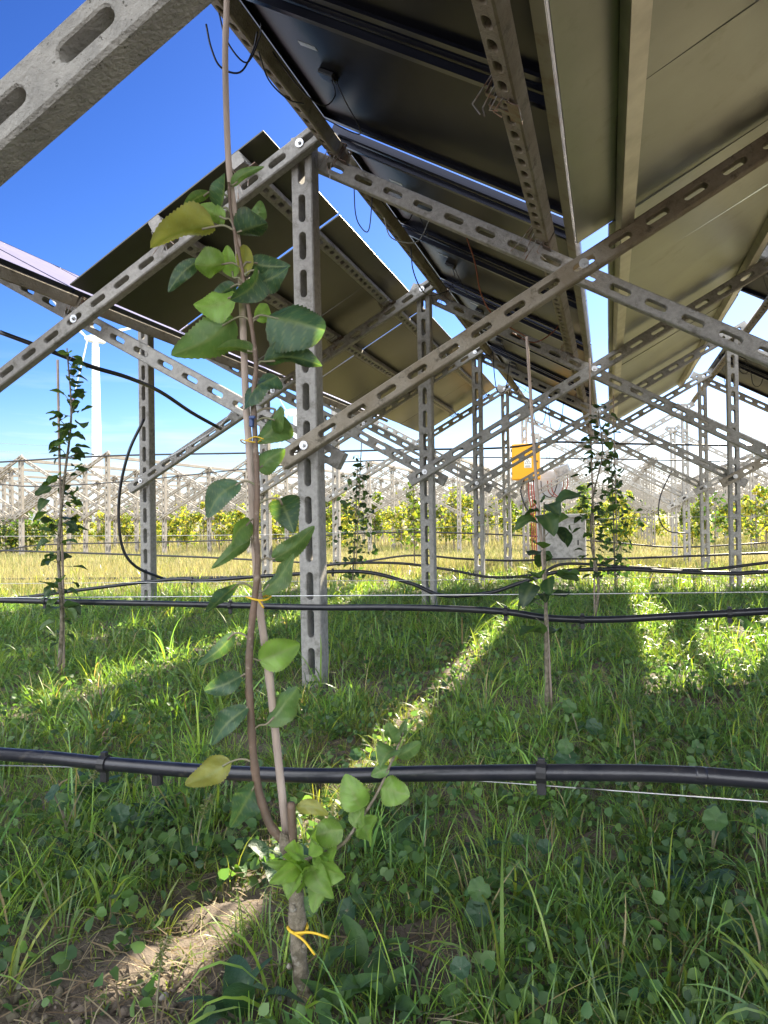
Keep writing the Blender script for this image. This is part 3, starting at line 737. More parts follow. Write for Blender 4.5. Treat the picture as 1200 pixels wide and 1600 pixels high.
wire([(0, 934), (480, 931), (800, 929), (1200, 925)], 3.80, .0035, 'pale steel wire strung just above the second irrigation pipe')
wire([(0, 912), (480, 908), (800, 905), (1200, 900)], 6.8, .003, 'pale steel wire above the third irrigation pipe')
wire([(0, 838), (480, 834), (900, 812), (1200, 806)], 9.7, .004, 'pale steel wire strung high before the yellow trees')
cable([at(0, 519, 5.2), at(70, 545, 5.3), at(140, 572, 5.5), at(200, 590, 5.8), at(250, 612, 6.3), at(300, 645, 6.8), at(345, 670, 7.2)], .0165, 'pipe', 'thick black hose hanging down from the left edge to the rising beam', 'hose', 10, 'hose')
cable([at(225, 655, 7.7), at(200, 710, 7.7), at(186, 780, 7.75), at(190, 850, 7.8), at(212, 885, 7.9), at(260, 906, 8.2)], .0155, 'pipe', 'black hose looping down beside the left meadow post', 'hose', 10, 'hose')
cable([at(1050, 735, 13.5), at(1032, 775, 13.5), at(1030, 810, 13.5), at(1045, 830, 13.6), at(1075, 833, 13.8)], .012, 'pipe', 'black hose looping down beside the third right post', 'hose', 10, 'hose')
cable([at(365, 640, 7.4), at(340, 668, 7.4), at(290, 700, 7.4), at(250, 722, 7.4)], .009, 'white_plastic', 'thin grey cable hanging along the rising beam behind the sapling')
cable([at(0, 441, 6), at(60, 455, 6), at(108, 462, 6)], .006, 'black_rubber', 'thin black cable below the lilac panels at the left edge')
cable([at(380, 560, 8), at(420, 580, 8), at(455, 590, 8.2), at(470, 600, 8.2)], .005, 'black_rubber', 'thin black cable under the dark sheet behind the sapling')

# ------------------------------------------------------------------ leaves and saplings
def leaf_geo(B, T, wd, side, nrm, fold=.25, curl=.12, wave=.05, serr=.05, seed=0, nu=16, nv=8, vc=None):
    rr = random.Random(seed); shp = rr.uniform(.50, .70); sk = rr.uniform(-.5, .5); tw = rr.uniform(-.7, .7); a = T-B; ln = a.length; d = a/ln; ph = rr.uniform(0, 6); vs = []; fs = []
    asym = rr.uniform(-.06, .06)
    for i in range(nu+1):
        u_ = i/nu
        ww = wd/2*(math.sin(math.pi*min(1, u_**.82))**shp if 0 < u_ < 1 else .02)*(1+.12*math.cos(3*u_))
        for j in range(nv+1):
            v_ = j/nv*2-1
            e_ = 1+(serr*(1 if i % 2 else -1) if abs(v_) > .99 else 0)
            h = fold*abs(v_)**1.3*ww+curl*ln*(math.sin(math.pi*u_)*.6-u_*u_*.9)+wave*ww*math.sin(9*u_+ph+v_*1.5)*abs(v_)
            vein = -.03*ww*(.5+.5*math.cos(34*(u_-.28*abs(v_))))*(abs(v_) < .95)
            ph2 = 13*(u_-.26*abs(v_))
            if vc is not None:
                rib = max(math.exp(-(v_/.10)**2), .75*max(0, math.cos(2*math.pi*ph2))**10*(abs(v_) < .93))
                bl = .5+.5*math.sin(7*u_+ph)*math.sin(5*v_+2*ph); edge = max(0, abs(v_)-.8)*2.2*(rr.random() < .6)
                vc.append((rib, bl, edge))
            tws = tw*u_*v_*ww*.9
            vs.append(B+a*u_+side*(v_*ww*e_+(asym+.10*sk*math.sin(math.pi*u_))*ln*math.sin(math.pi*u_))+nrm*(h+vein+tws))
    for i in range(nu):
        for j in range(nv):
            k = i*(nv+1)+j; fs.append((k, k+1, k+nv+2, k+nv+1))
    return vs, fs
def place_leaf(par, st_, b_, t_, wpx, m, zc=1.45, seed=0, dz=(0, 0), roll=None, stem_pt=None):
    rr = random.Random(seed); B = at(*b_, zc+dz[0]); T = at(*t_, zc+dz[1]); a = (T-B).normalized()
    v_ = ((B+T)/2-CAM).normalized(); side = a.cross(v_).normalized(); ro = rr.uniform(-.95, .95) if roll is None else roll
    nrm = side.cross(a).normalized()
    if nrm.z < 0 and rr.random() < .8: nrm = -nrm
    q = Matrix.Rotation(ro, 3, a); side = q@side; nrm = q@nrm
    wd = wpx*1.12/F*zc/max(.74, math.cos(ro))
    vc = []
    vs, fs = leaf_geo(B, T, wd, side, nrm, fold=rr.uniform(.12, .42) if m == 'leaf_young' else rr.uniform(.15, .65), curl=rr.uniform(-.16, .32), wave=rr.uniform(.08, .26), serr=.05, seed=seed, nu=32, nv=14, vc=vc)
    mb = MB(); mb.add(vs, fs); o = mb.build('leaf', m, par, sm=True)
    vc = np.array(vc); b0 = np.array(LEAFC[m]); tint = 1+.22*rr.uniform(-1, 1)
    c_ = b0[None]*tint*(.82+.36*vc[:, 1:2]); c_ = c_*(1-.45*vc[:, 0:1])+np.array((.24, .29, .11))*.45*vc[:, 0:1]
    c_ = c_*(1-.55*vc[:, 2:3])+np.array((.20, .15, .05))*.55*vc[:, 2:3]
    a_ = o.data.attributes.new('Col', 'FLOAT_COLOR', 'POINT'); a_.data.foreach_set('color', np.concatenate([c_, np.ones((len(c_), 1))], 1).astype(np.float32).ravel())
    o.data.materials[0] = MT['tree_leaf']
    if stem_pt is not None:
        s = Vector(stem_pt); p = MB(); mid = (s+B)/2+Vector((0, 0, .006)); 
        p.tube(smooth_path([s, mid, B, B+(T-B)*.25], 3), [.0018]*7+[.0014]*3 if 0 else .0017, 6); p.build('petiole', 'green_stem', o, sm=True) if 0 else None
        pm = MB(); pm.tube(smooth_path([s, mid, B, B+(T-B)*.2], 3), .0022, 6)
        c = pm.build('petiole', 'green_stem', par, sm=True)
        c.parent = o
    return o
ZS = 1.45
stem_pix = [(440, 1312), (420, 1285), (404, 1235), (396, 1180), (392, 1120), (389, 1060), (391, 1000), (398, 935), (403, 880), (400, 830), (402, 760), (399, 690), (396, 620), (400, 575), (396, 530), (388, 480), (378, 420), (368, 370), (360, 325), (357, 285)]
stem_pts = smooth_path([at(x, y, ZS) for x, y in stem_pix], 5)
def near_stem(px, py):
    P = at(px, py, ZS); return min(stem_pts, key=lambda q: (q-P).length+abs(q.z-(P.z-.012))*.8)
base = at(492, 1612, 1.43); base.z = float(gz(base.x, base.y))-.03
tree = empty('apple_sapling', base); tag(tree, 'young apple tree close to the camera, large leaves up its bamboo stake', 'sapling')
mb = MB(); tp = smooth_path([base, at(487, 1585, 1.43), at(474, 1545, 1.44), at(467, 1490, 1.445), at(464, 1430, ZS), at(461, 1380, ZS), at(455, 1345, ZS), at(446, 1318, ZS), at(436, 1302, ZS)], 5)
nT = len(tp); mb.tube(tp, [(.0172-.0030*min(1, i/(nT*.65))+.0012*math.sin(i*1.7)+(.0022 if abs(i-20) < 2 else 0))*(1 if i < nT-6 else .92-.09*(i-nT+6)) for i in range(nT)], 14); 
for kx, ky, kr in ((458, 1420, .007), (476, 1478, .0055), (452, 1510, .006), (480, 1545, .008), (470, 1385, .006)):
    kp = at(kx, ky, 1.432); mb.tube([kp+Vector((0, .006, -kr*.6)), kp, kp+Vector((0, -.003, kr*.3)), kp+Vector((0, 0, kr*1.1))], [kr*.7, kr, kr*.85, kr*.3], 9)
mb.build('trunk', 'bark', tree, sm=True)
mb = MB(); ns = len(stem_pts); mb.tube(stem_pts, [.0088*(1-.70*i/ns)+.0011*(1 if i % 5 == 3 else 0) for i in range(ns)], 10); mb.build('stem', 'stem', tree, sm=True)
mb = MB(); mb.tube(smooth_path([at(457, 1345, ZS), at(458, 1310, ZS), at(456, 1280, ZS), at(455, 1254, ZS)], 4), [.0085]*12+[.007], 10); mb.build('pruned_stub', 'stem', tree, sm=True)
sh = smooth_path([at(462, 1350, 1.43), at(500, 1335, 1.42), at(536, 1318, 1.41), at(565, 1278, 1.40), at(590, 1238, 1.40), at(612, 1190, 1.40), at(630, 1145, 1.40)], 4)
mb = MB(); mb.tube(sh, [.0045*(1-.7*i/len(sh)) for i in range(len(sh))], 8); mb.build('side_shoot', 'bark', tree, sm=True)
LV = [  # base, tip, width px, material, stem attach px
 ((336, 354), (234, 374), 46, 'leaf_yellow', 1), ((345, 325), (356, 272), 30, 'leaf_dark', 1), ((352, 342), (311, 322), 24, 'leaf_young', 1), ((327, 300), (284, 334), 16, 'leaf_mid', 1),
 ((362, 290), (408, 260), 14, 'leaf_mid', 1), ((368, 364), (418, 346), 40, 'leaf_dark', 1), ((398, 345), (409, 314), 22, 'leaf_mid', 0), ((352, 412), (306, 416), 34, 'leaf_young', 1),
 ((312, 406), (264, 456), 22, 'leaf_dark', 0), ((365, 434), (355, 386), 24, 'leaf_young', 1), ((385, 432), (383, 380), 22, 'leaf_yellow', 1), ((390, 410), (452, 416), 30, 'leaf_dark', 1),
 ((392, 442), (454, 421), 30, 'leaf_dark', 1), ((404, 424), (372, 472), 32, 'leaf_dark', 1), ((368, 462), (308, 484), 40, 'leaf_young', 1), ((368, 445), (329, 470), 20, 'leaf_dark', 1),
 ((366, 498), (274, 553), 56, 'leaf_mid', 1), ((418, 494), (508, 516), 62, 'leaf_dark', 1), ((399, 500), (421, 476), 24, 'leaf_young', 1), ((412, 565), (502, 560), 30, 'leaf_dark', 1),
 ((398, 550), (338, 541), 18, 'leaf_mid', 1), ((434, 588), (377, 634), 44, 'leaf_dark', 0), ((430, 640), (409, 694), 34, 'leaf_mid', 1), ((425, 655), (446, 664), 40, 'leaf_mid', 1),
 ((402, 733), (446, 704), 32, 'leaf_mid', 1), ((374, 754), (321, 806), 32, 'leaf_dark', 1), ((436, 780), (460, 824), 42, 'leaf_dark', 1), ((391, 814), (359, 852), 26, 'leaf_mid', 1),
 ((389, 840), (338, 884), 20, 'leaf_mid', 1), ((426, 874), (490, 824), 28, 'leaf_mid', 1), ((411, 924), (461, 866), 28, 'leaf_mid', 1), ((372, 912), (322, 958), 16, 'leaf_dark', 1),
 ((366, 990), (313, 1038), 20, 'leaf_dark', 1), ((378, 1056), (317, 1079), 30, 'leaf_dark', 1), ((404, 1032), (470, 1007), 44, 'leaf_young', 1), ((416, 1132), (476, 1074), 36, 'leaf_mid', 1),
 ((388, 1104), (324, 1162), 30, 'leaf_dark', 1), ((361, 1190), (291, 1228), 36, 'leaf_yellow', 1), ((401, 1222), (361, 1294), 44, 'leaf_dark', 1), ((463, 1260), (513, 1272), 20, 'leaf_yellow', 0),
 ((565, 1264), (538, 1213), 42, 'leaf_young', 0), ((595, 1230), (641, 1243), 38, 'leaf_young', 0), ((560, 1279), (582, 1321), 40, 'leaf_young', 0), ((536, 1296), (485, 1309), 36, 'leaf_young', 0),
 ((550, 1290), (568, 1262), 26, 'leaf_young', 0), ((619, 1172), (594, 1191), 28, 'leaf_mid', 0), ((621, 1182), (659, 1160), 20, 'leaf_mid', 0), ((627, 1152), (634, 1126), 12, 'leaf_mid', 0), ((618, 1162), (604, 1132), 16, 'leaf_mid', 0),
 ((608, 1200), (580, 1212), 18, 'leaf_mid', 0)]
CL = [((470, 1345), (432, 1378), 30), ((478, 1350), (448, 1404), 34), ((486, 1352), (492, 1422), 34), ((492, 1348), (538, 1372), 32), ((488, 1340), (530, 1330), 30), ((474, 1338), (446, 1325), 26),
      ((480, 1345), (466, 1396), 30), ((490, 1350), (516, 1400), 32), ((482, 1336), (500, 1302), 26), ((470, 1350), (420, 1352), 20), ((494, 1342), (524, 1352), 24), ((476, 1356), (440, 1340), 26)]
for b_, t_, wp in CL: LV.append((b_, t_, wp*.98, 'leaf_young', 0))
for q, (b_, t_, wp, m, s_) in enumerate(LV):
    zz = 1.40 if q > 39 else ZS
    place_leaf(tree, None, b_, t_, wp, m, zz, q+1, dz=(random.uniform(-.01, .01), random.uniform(-.04, .04)) if q < 50 else (random.uniform(-.02, .02), random.uniform(-.07, .0)), stem_pt=near_stem(*b_) if s_ else None)
sp = [(354, -60), (354, 12), (352, 100), (357, 250), (368, 350), (376, 430), (380, 520), (385, 640), (391, 720), (398, 850), (406, 950), (421, 1060), (434, 1180), (446, 1290), (458, 1400), (470, 1520)]
pts = smooth_path([at(x, y, ZS+.028) for x, y in sp]+[Vector((at(476, 1600, 1.47).x, at(476, 1600, 1.47).y, -.05))], 6)
mb = MB(); mb.tube(pts, [(.0058+.0035*i/len(pts))*(1.14 if i % 19 == 9 else 1) for i in range(len(pts))], 10); o = mb.build('bamboo_stake', 'stake', sm=True); tag(o, 'slender greyish bamboo stake tied to the foreground apple sapling', 'stake')
def tie(c, r_, label, tails, th=.0028):
    mb = MB(); n_ = 16
    ring = [Vector(c)+Vector((r_*math.cos(2*math.pi*k/n_), r_*math.sin(2*math.pi*k/n_), .003*math.sin(4*math.pi*k/n_))) for k in range(n_+1)]
    mb.tube(ring, th, 7)
    for t_ in tails: mb.tube(smooth_path([ring[12], (ring[12]+Vector(t_))/2+Vector((0, 0, .006)), t_], 4), th*.9, 7)
    o = mb.build('plant_tie', 'yellow_tie', sm=True); tag(o, label, 'plant tie')
tie(at(465, 1450, 1.445), .0190, 'yellow tie with two long tails round the foreground trunk', [at(516, 1466, 1.40), at(492, 1492, 1.40)])
tie(at(404, 934, 1.462), .024, 'yellow tie binding stem and bamboo at mid height', [at(412, 950, 1.44)], .0020)
tie(at(392, 690, 1.462), .02, 'small yellow tie high on the sapling and its bamboo', [at(412, 686, 1.44)], .0014)
bc = MB(); bc.box(at(393, 660, 1.44), (.008, .008, .018), ch=.002); bc.box(at(394, 652, 1.43), (.013, .006, .006), ch=.002); o = bc.build('stake_clip', 'blue_clip'); tag(o, 'tiny dark blue clip on the sapling stem', 'clip')

def leaves_cloud(P, size, seed, cols, droop=.3, aspect=.62, quads=True):
    """many small folded leaves at points P"""
    r = np.random.default_rng(seed); N = len(P); s = size*r.uniform(.6, 1.25, N)
    az = r.uniform(0, 2*np.pi, N); el = r.uniform(-1.1, .5, N)-droop*.3
    a = np.stack([np.cos(az)*np.cos(el), np.sin(az)*np.cos(el), np.sin(el)], -1)
    h = r.standard_normal((N, 3)); sd_ = np.cross(a, h); sd_ /= np.linalg.norm(sd_, axis=1)[:, None]; n_ = np.cross(sd_, a)
    tpl = np.array([(0, 0, 0), (.22, -.40, .10), (.62, -.44, .10), (1, 0, -.12), (.62, .44, .10), (.22, .40, .10), (.42, 0, -.03)])
    v = P[:, None, :]+s[:, None, None]*(tpl[None, :, 0:1]*a[:, None, :]+tpl[None, :, 1:2]*aspect*2*.5*sd_[:, None, :]+tpl[None, :, 2:3]*n_[:, None, :])
    tri = np.array([(0, 1, 6), (1, 2, 6), (2, 3, 6), (3, 4, 6), (4, 5, 6), (5, 0, 6)])
    f = (np.arange(N)[:, None, None]*7+tri[None]).reshape(-1, 3)
    c = cols[r.integers(0, len(cols), N)]*r.uniform(.7, 1.25, (N, 1)); c = np.repeat(c, 7, 0)
    return v.reshape(-1, 3), f, c
GREEN = np.array([(.035, .075, .03), (.05, .10, .035), (.03, .06, .03), (.07, .13, .04)])
def leaf_cloud_fine(P, size, seed, cols, nu=9, nv=6, aspect=.68, axis=None):
    V = []; Fc = []; C = []; o = 0; r = random.Random(seed)
    for k in range(len(P)):
        B = Vector(tuple(P[k])); az = r.uniform(0, 6.28) if axis is None else math.atan2(B.y-axis[k][1], B.x-axis[k][0])+r.uniform(-.5, .5)
        el = r.uniform(-.75, .55); ln = size*r.uniform(.65, 1.3); d = Vector((math.cos(az)*math.cos(el), math.sin(az)*math.cos(el), math.sin(el)))
        sd_ = d.cross(Vector((r.uniform(-.5, .5), r.uniform(-.5, .5), 1))).normalized(); n_ = sd_.cross(d).normalized(); n_ = n_ if n_.z > 0 else -n_
        vc = []; vs, fs = leaf_geo(B, B+d*ln, ln*aspect*r.uniform(.8, 1.15), sd_, n_, r.uniform(.2, .6), r.uniform(-.05, .3), .15, .04, seed*100+k, nu, nv, vc)
        V += [tuple(q) for q in vs]; Fc += [tuple(i+o for i in f) for f in fs]; o += len(vs)
        c = np.array(cols[r.randrange(len(cols))])*r.uniform(.75, 1.25); vc = np.array(vc); C.append(c[None]*(1-.3*vc[:, :1])+np.array((.2, .24, .1))*.3*vc[:, :1])
    return np.array(V), np.array(Fc), np.concatenate(C)
def sapling(px, pybase, Yb, top, label, n, lsize, spread, ystake=None, cols=GREEN, z0=.35, seed=0, bow=0, stake_label=None, clumpy=False):
    p = at_y(px, pybase, Yb); g = float(gz(p.x, p.y)); b0 = Vector((p.x, p.y, g-.03)); r = np.random.default_rng(seed)
    t = empty('apple_sapling', b0); tag(t, label, 'sapling')
    ptop = at_y(top[0], top[1], Yb); H = ptop.z
    path = smooth_path([b0]+[Vector((b0.x+(ptop.x-b0.x)*k/5+bow*math.sin(k*1.9)*.03, b0.y+r.uniform(-.02, .02), b0.z+(H-b0.z)*k/5)) for k in range(1, 6)], 5)
    mb = MB(); mb.tube(path, [.013*(1-.8*i/len(path))+.001 for i in range(len(path))], 8)
    P = np.array([tuple(q) for q in path]); zz = P[:, 2]
    u_ = r.uniform(z0, 1, n) if not clumpy else np.clip(z0+(1-z0)*r.beta(1.0, 1.3, n), 0, 1)
    hz = b0.z+(H-b0.z)*u_
    q = np.stack([np.interp(hz, zz, P[:, 0]), np.interp(hz, zz, P[:, 1]), hz], -1)
    sp_ = spread*(.35+.65*np.sin(np.pi*np.clip((u_-z0)/(1-z0)*.8+.15, 0, 1)))
    q += np.stack([r.standard_normal(n)*sp_*.5, r.standard_normal(n)*sp_*.5, r.standard_normal(n)*.02], -1)
    if Yb < 7:
        ax_ = np.stack([np.interp(hz, zz, P[:, 0]), np.interp(hz, zz, P[:, 1])], -1); v, f, c = leaf_cloud_fine(q, lsize, seed, cols, axis=ax_)
    else: v, f, c = leaves_cloud(q, lsize, seed, cols)
    v -= np.array(tuple(b0)); o = np_obj('foliage', v, f, 'tree_leaf' if Yb < 7 else 'foliage', c, parent=t, sm=Yb < 7)
    tw = MB()
    for k in range(0, n, 2):
        a = Vector(tuple(q[k])); j = int(np.argmin(np.abs(zz-(q[k][2]-.02)))); mb.tube([path[j], a], .0022, 4, cap=False)
    mb.build('stem', 'bark', t, sm=True)
    if ystake:
        s0 = Vector((b0.x+.02, b0.y+.03, b0.z)); s1 = at_y(ystake[0], ystake[1], Yb+.03)
        mb = MB(); mb.tube(smooth_path([s0, (s0*2+s1)/3+Vector((.008, 0, 0)), (s0+s1*2)/3, s1], 5), .0075, 8); o = mb.build('bamboo_stake', 'stake', sm=True); tag(o, stake_label, 'stake')
    return t
sapling(90, 1050, 3.75, (108, 545), 'slim dark leaved sapling at the left, in front of the wind turbine', 120, .088, .08, (90, 562), z0=.12, seed=3, bow=1, stake_label='thin bamboo stake of the left sapling')
sapling(855, 1112, 3.73, (850, 785), 'sapling right of centre with a few big dark leaves below the orange box', 27, .115, .10, (823, 526), z0=.30, seed=4, stake_label='pale bamboo stake leaning across the orange box')
sapling(925, 960, 6.7, (935, 640), 'tall thin sapling by the grey cabinet reaching up to the beam crossing', 100, .085, .14, (921, 560), z0=.25, seed=5, bow=1.5, stake_label='thin stake of the sapling by the grey cabinet')
sapling(962, 925, 9.8, (955, 705), 'bushy dark sapling just right of the grey cabinet', 170, .10, .32, (958, 600), z0=.12, seed=6, clumpy=True, stake_label='thin stake of the bushy sapling right of the cabinet')
sapling(550, 900, 9.8, (560, 712), 'dark leafy sapling right behind the nearest post', 190, .095, .26, (565, 690), z0=.1, seed=7, clumpy=True, stake_label='thin stake of the sapling behind the nearest post')
sapling(648, 870, 12.8, (645, 750), 'pale green sapling left of the second post in the meadow', 120, .11, .3, None, z0=.25, seed=8, cols=np.array([(.10, .15, .03), (.16, .17, .03), (.07, .11, .03)]))
sapling(1116, 850, 16, (1118, 765), 'small sapling at right between two posts in front of yellow trees', 60, .10, .3, None, z0=.35, seed=9)

# ------------------------------------------------------------------ yellow trees between the far frames
YEL = np.array([(.42, .37, .06), (.34, .34, .06), (.18, .24, .05), (.46, .38, .07), (.09, .15, .035), (.06, .11, .03), (.20, .24, .05)])
def tree_variant(seed, H, wd, dens, cols):
    r = np.random.default_rng(seed); P = []
    for k in range(11):
        c = np.array([r.normal(0, wd*.36), r.normal(0, wd*.3), H*(.30+.66*r.random())]); s = r.uniform(.10, .24)*wd*1.5
        d = r.standard_normal((dens//11, 3)); d /= np.linalg.norm(d, axis=1)[:, None]
        P.append(c+d*(r.random((dens//11, 1))**.45)*s*np.array([1, 1, 1.15]))
    v, f, c = leaves_cloud(np.concatenate(P), .125, seed, cols, .6)
    crown = np_mesh('crown', v, f, 'foliage', c, sm=False)
    tb = MB(); tb.tube(smooth_path([(0, 0, -.05), (.02, .01, H*.3), (-.02, .02, H*.6), (.01, 0, H*.88)], 3), [.035-.0028*i for i in range(10)], 7)
    for k in range(6):
        a = r.uniform(0, 6.28); z = H*(.25+.09*k); tb.tube([(0, 0, z), (math.cos(a)*wd*.3, math.sin(a)*wd*.3, z+H*.18)], [.014, .005], 5)
    return crown, tb.mesh('trunk', 'bark', sm=True)
TV = [tree_variant(60+k, 1.75+.13*k, .95, 900, YEL if k < 4 else np.array([(.10, .16, .03), (.16, .20, .03), (.06, .11, .03), (.25, .24, .03)])) for k in range(6)]
TG = [tree_variant(80+k, 1.5, 1.1, 700, np.array([(.05, .09, .025), (.09, .14, .03), (.2, .2, .03), (.035, .07, .02)])) for k in range(2)]
def yellow_tree(x, y, k, s, lab, grp, green=False):
    cr, tr = (TG if green else TV)[k]; t = empty('fruit_tree', (x, y, float(gz(x, y)))); t.rotation_euler.z = random.uniform(0, 6.28); t.scale = (s, s, s)
    for nm_, me in (('crown', cr), ('trunk', tr)):
        o = bpy.data.objects.new(nm_, me); COL.objects.link(o); o.parent = t
    tag(t, lab, 'fruit tree', grp)
nT = 0
for (Yr, xa, xb, stp) in ((20.2, 4.5, 9.6, 1.15), (25.8, -17, -8, 1.2), (26.2, -7, 1.5, 1.5), (26, 3, 12, 1.3), (30, -26, -9, 1.4), (30.4, -8, 12, 1.35), (37, -32, 16, 1.7), (46, -40, 22, 2.2)):
    x = xa
    while x < xb:
        if random.random() < .86:
            yellow_tree(x+random.uniform(-.25, .25), Yr+random.uniform(-.3, .3), random.randrange(6), random.uniform(.85, 1.12),
                        'yellowing fruit tree in the rows between the distant bare frames', 'yellowing trees beyond the meadow'); nT += 1
        x += stp
for (px, yb_, Y) in ((8, 862, 21.5), (40, 858, 22)):
    p = at_y(px, yb_, Y); yellow_tree(p.x, p.y, px % 2, 1.15, 'dense green bush at the left edge of the meadow, %s' % ('cut by the picture edge' if px < 20 else 'the right one of the pair'), 'bushes at the left meadow edge', True)

# far woodland on the horizon
def woodland():
    r = np.random.default_rng(5); P = []
    for k in range(150):
        a = R(-50+100*r.random()+2)-YAW; d = r.uniform(260, 420); s = r.uniform(4, 8)
        c = np.array([math.sin(a)*d, math.cos(a)*d, s*.45]); q = r.standard_normal((110, 3)); q /= np.linalg.norm(q, axis=1)[:, None]
        P.append(c+q*(r.random((110, 1))**.4)*np.array([s*1.1, s*1.1, s*.5]))
    v, f, c = leaves_cloud(np.concatenate(P), 1.6, 5, np.array([(.05, .08, .035), (.07, .10, .04), (.10, .11, .04)]))
    o = np_obj('far_woodland', v, f, 'foliage', c, sm=False); tag(o, 'low hazy line of trees along the horizon', 'woodland', kind='stuff')
woodland()

# ------------------------------------------------------------------ wind turbines and pylons
def turbine(hub_px, zc, tower_px_w, base_px, blades, label, red=True):
    hub = at(*hub_px, zc); k = zc/F; b0 = at(*base_px, zc); b0.z = -1
    top = Vector((at(hub_px[0]+12, hub_px[1]+4, zc+2).x, at(hub_px[0]+12, hub_px[1]+4, zc+2).y, hub.z-.8))
    t = empty('wind_turbine', (top.x, top.y, -1)); tag(t, label, 'wind turbine')
    mb = MB(); mb.tube([Vector((top.x, top.y, -1+(top.z+1)*i/8)) for i in range(9)], [tower_px_w*k*.62*(1-.40*i/8) for i in range(9)], 20); mb.build('tower', 'white_paint', t, sm=True)
    ax = (Vector((top.x, top.y, 0))-Vector((hub.x, hub.y, 0))).normalized(); s = Vector((-ax.y, ax.x, 0)); Mx = Matrix((ax, s, Vector((0, 0, 1)))).transposed()
    n0 = MB(); n0.box(hub+ax*3.6*k*4+Vector((0, 0, .2)), (26*k, 10*k, 11*k), Mx, ch=2.6*k); n0.build('nacelle', 'white_paint', t)
    h = MB(); h.tube([hub-ax*5*k, hub-ax*3*k, hub, hub+ax*2*k], [.6*k, 3.5*k, 4.6*k, 4.6*k], 14); h.build('hub', 'white_paint', t, sm=True)
    for (bx, by) in blades:
        e_ = at(bx, by, zc-1); d = e_-hub; ln = d.length; d.normalize(); pr = d.cross(ax).normalized()
        mb = MB(); st_ = []
        for (u_, c, th) in ((0, 1.6, 1.4), (.06, 1.7, 1.4), (.2, 3.6, .8), (.5, 2.4, .45), (.8, 1.5, .3), (.97, .8, .2), (1, .2, .1)):
            st_.append((u_, c*k*2.1, th*k*1.8))
        vs = []; fs = []
        for (u_, c, th) in st_:
            for q in range(8):
                a = q/8*2*math.pi; vs.append(hub+d*ln*u_+pr*(math.cos(a)*c*.5+c*.2)+ax*math.sin(a)*th*.5)
        for i in range(len(st_)-1):
            for q in range(8): fs.append((i*8+q, i*8+(q+1) % 8, i*8+8+(q+1) % 8, i*8+8+q))
        fs.append(tuple(range(7, -1, -1))); fs.append(tuple(len(vs)-8+q for q in range(8)))
        mb.add(vs, fs); b_ = mb.build('blade', 'white_paint', t, sm=True)
        if red:
            rm = MB(); vs = []
            for (u_, c, th) in ((.84, 1.40, .42), (.92, 1.1, .36)):
                for q in range(8):
                    a = q/8*2*math.pi; vs.append(hub+d*ln*u_+pr*(math.cos(a)*c*k*1.2+c*k*.42)+ax*math.sin(a)*th*k*1.4)
            rm.add(vs, [(q, (q+1) % 8, 8+(q+1) % 8, 8+q) for q in range(8)]); rb = rm.build('tip_band', 'red_cable', t); rb.parent = b_
turbine((137, 529), 300, 14, (152, 800), [(70, 455), (110, 640), (236, 506)], 'white wind turbine rising behind the left saplings, red band near the blade tip')
turbine((449, 645), 900, 7, (450, 800), [(430, 610), (436, 700), (492, 640)], 'small far white wind turbine almost hidden behind the apple sapling', red=False)
def pylon(px, top, zc, label):
    b0 = at(px, 800, zc); b0.z = -1; H = at(px, top, zc).z+1; t = empty('pylon', b0); mb = MB(); wb, wt = H*.10, H*.018; r_ = H*.004
    rt = RT.copy(); rt.z = 0; rt.normalize(); fw = FW.copy(); fw.z = 0; fw.normalize(); n_ = 9
    C = []
    for i in range(n_+1):
        u_ = (i/n_)**.85; h = H*u_; w_ = wb+(wt-wb)*min(1, u_*1.35)
        C.append([b0+Vector((0, 0, h))+rt*a*w_+fw*b_*w_ for a, b_ in ((-1, -1), (1, -1), (1, 1), (-1, 1))])
    for i in range(n_):
        for q in range(4):
            mb.tube([C[i][q], C[i+1][q]], r_, 4); mb.tube([C[i][q], C[i+1][(q+1) % 4]], r_*.6, 4); mb.tube([C[i+1][q], C[i+1][(q+1) % 4]], r_*.6, 4)
    mb.build('lattice_tower', 'pylon_steel', t)
    for j, (h, L_) in enumerate(((.70, .17), (.82, .14), (.93, .11))):
        am = MB(); c = b0+Vector((0, 0, H*h))
        for s in (-1, 1):
            am.tube([c+rt*s*wt, c+rt*s*H*L_], r_*.8, 4); am.tube([c+Vector((0, 0, H*.035)), c+rt*s*H*L_], r_*.7, 4)
            am.tube([c+rt*s*H*L_, c+rt*s*H*L_-Vector((0, 0, H*.05))], r_*.9, 5)
        am.build('crossarm', 'pylon_steel', t)
    tag(t, label, 'pylon')
pylon(888, 678, 330, 'thin lattice power pylon behind the frames, right of the orange box')
pylon(981, 686, 420, 'fainter lattice power pylon between the middle and right posts')
pylon(858, 690, 520, 'faint power pylon close beside the orange box')
for k, (ya, yb) in enumerate(((688, 712), (700, 720), (712, 733))):
    pts = [at(-100, ya, 260), at(200, ya+14, 300), at(500, yb+2, 320), at(888, 692+9*k, 330)]
    mb = MB(); mb.tube(smooth_path(pts, 8), .05, 5); o = mb.build('power_line', 'pylon_steel', sm=True); tag(o, '%s of the three thin power lines far off at the left' % ['highest', 'middle', 'lowest'][k], 'power line')

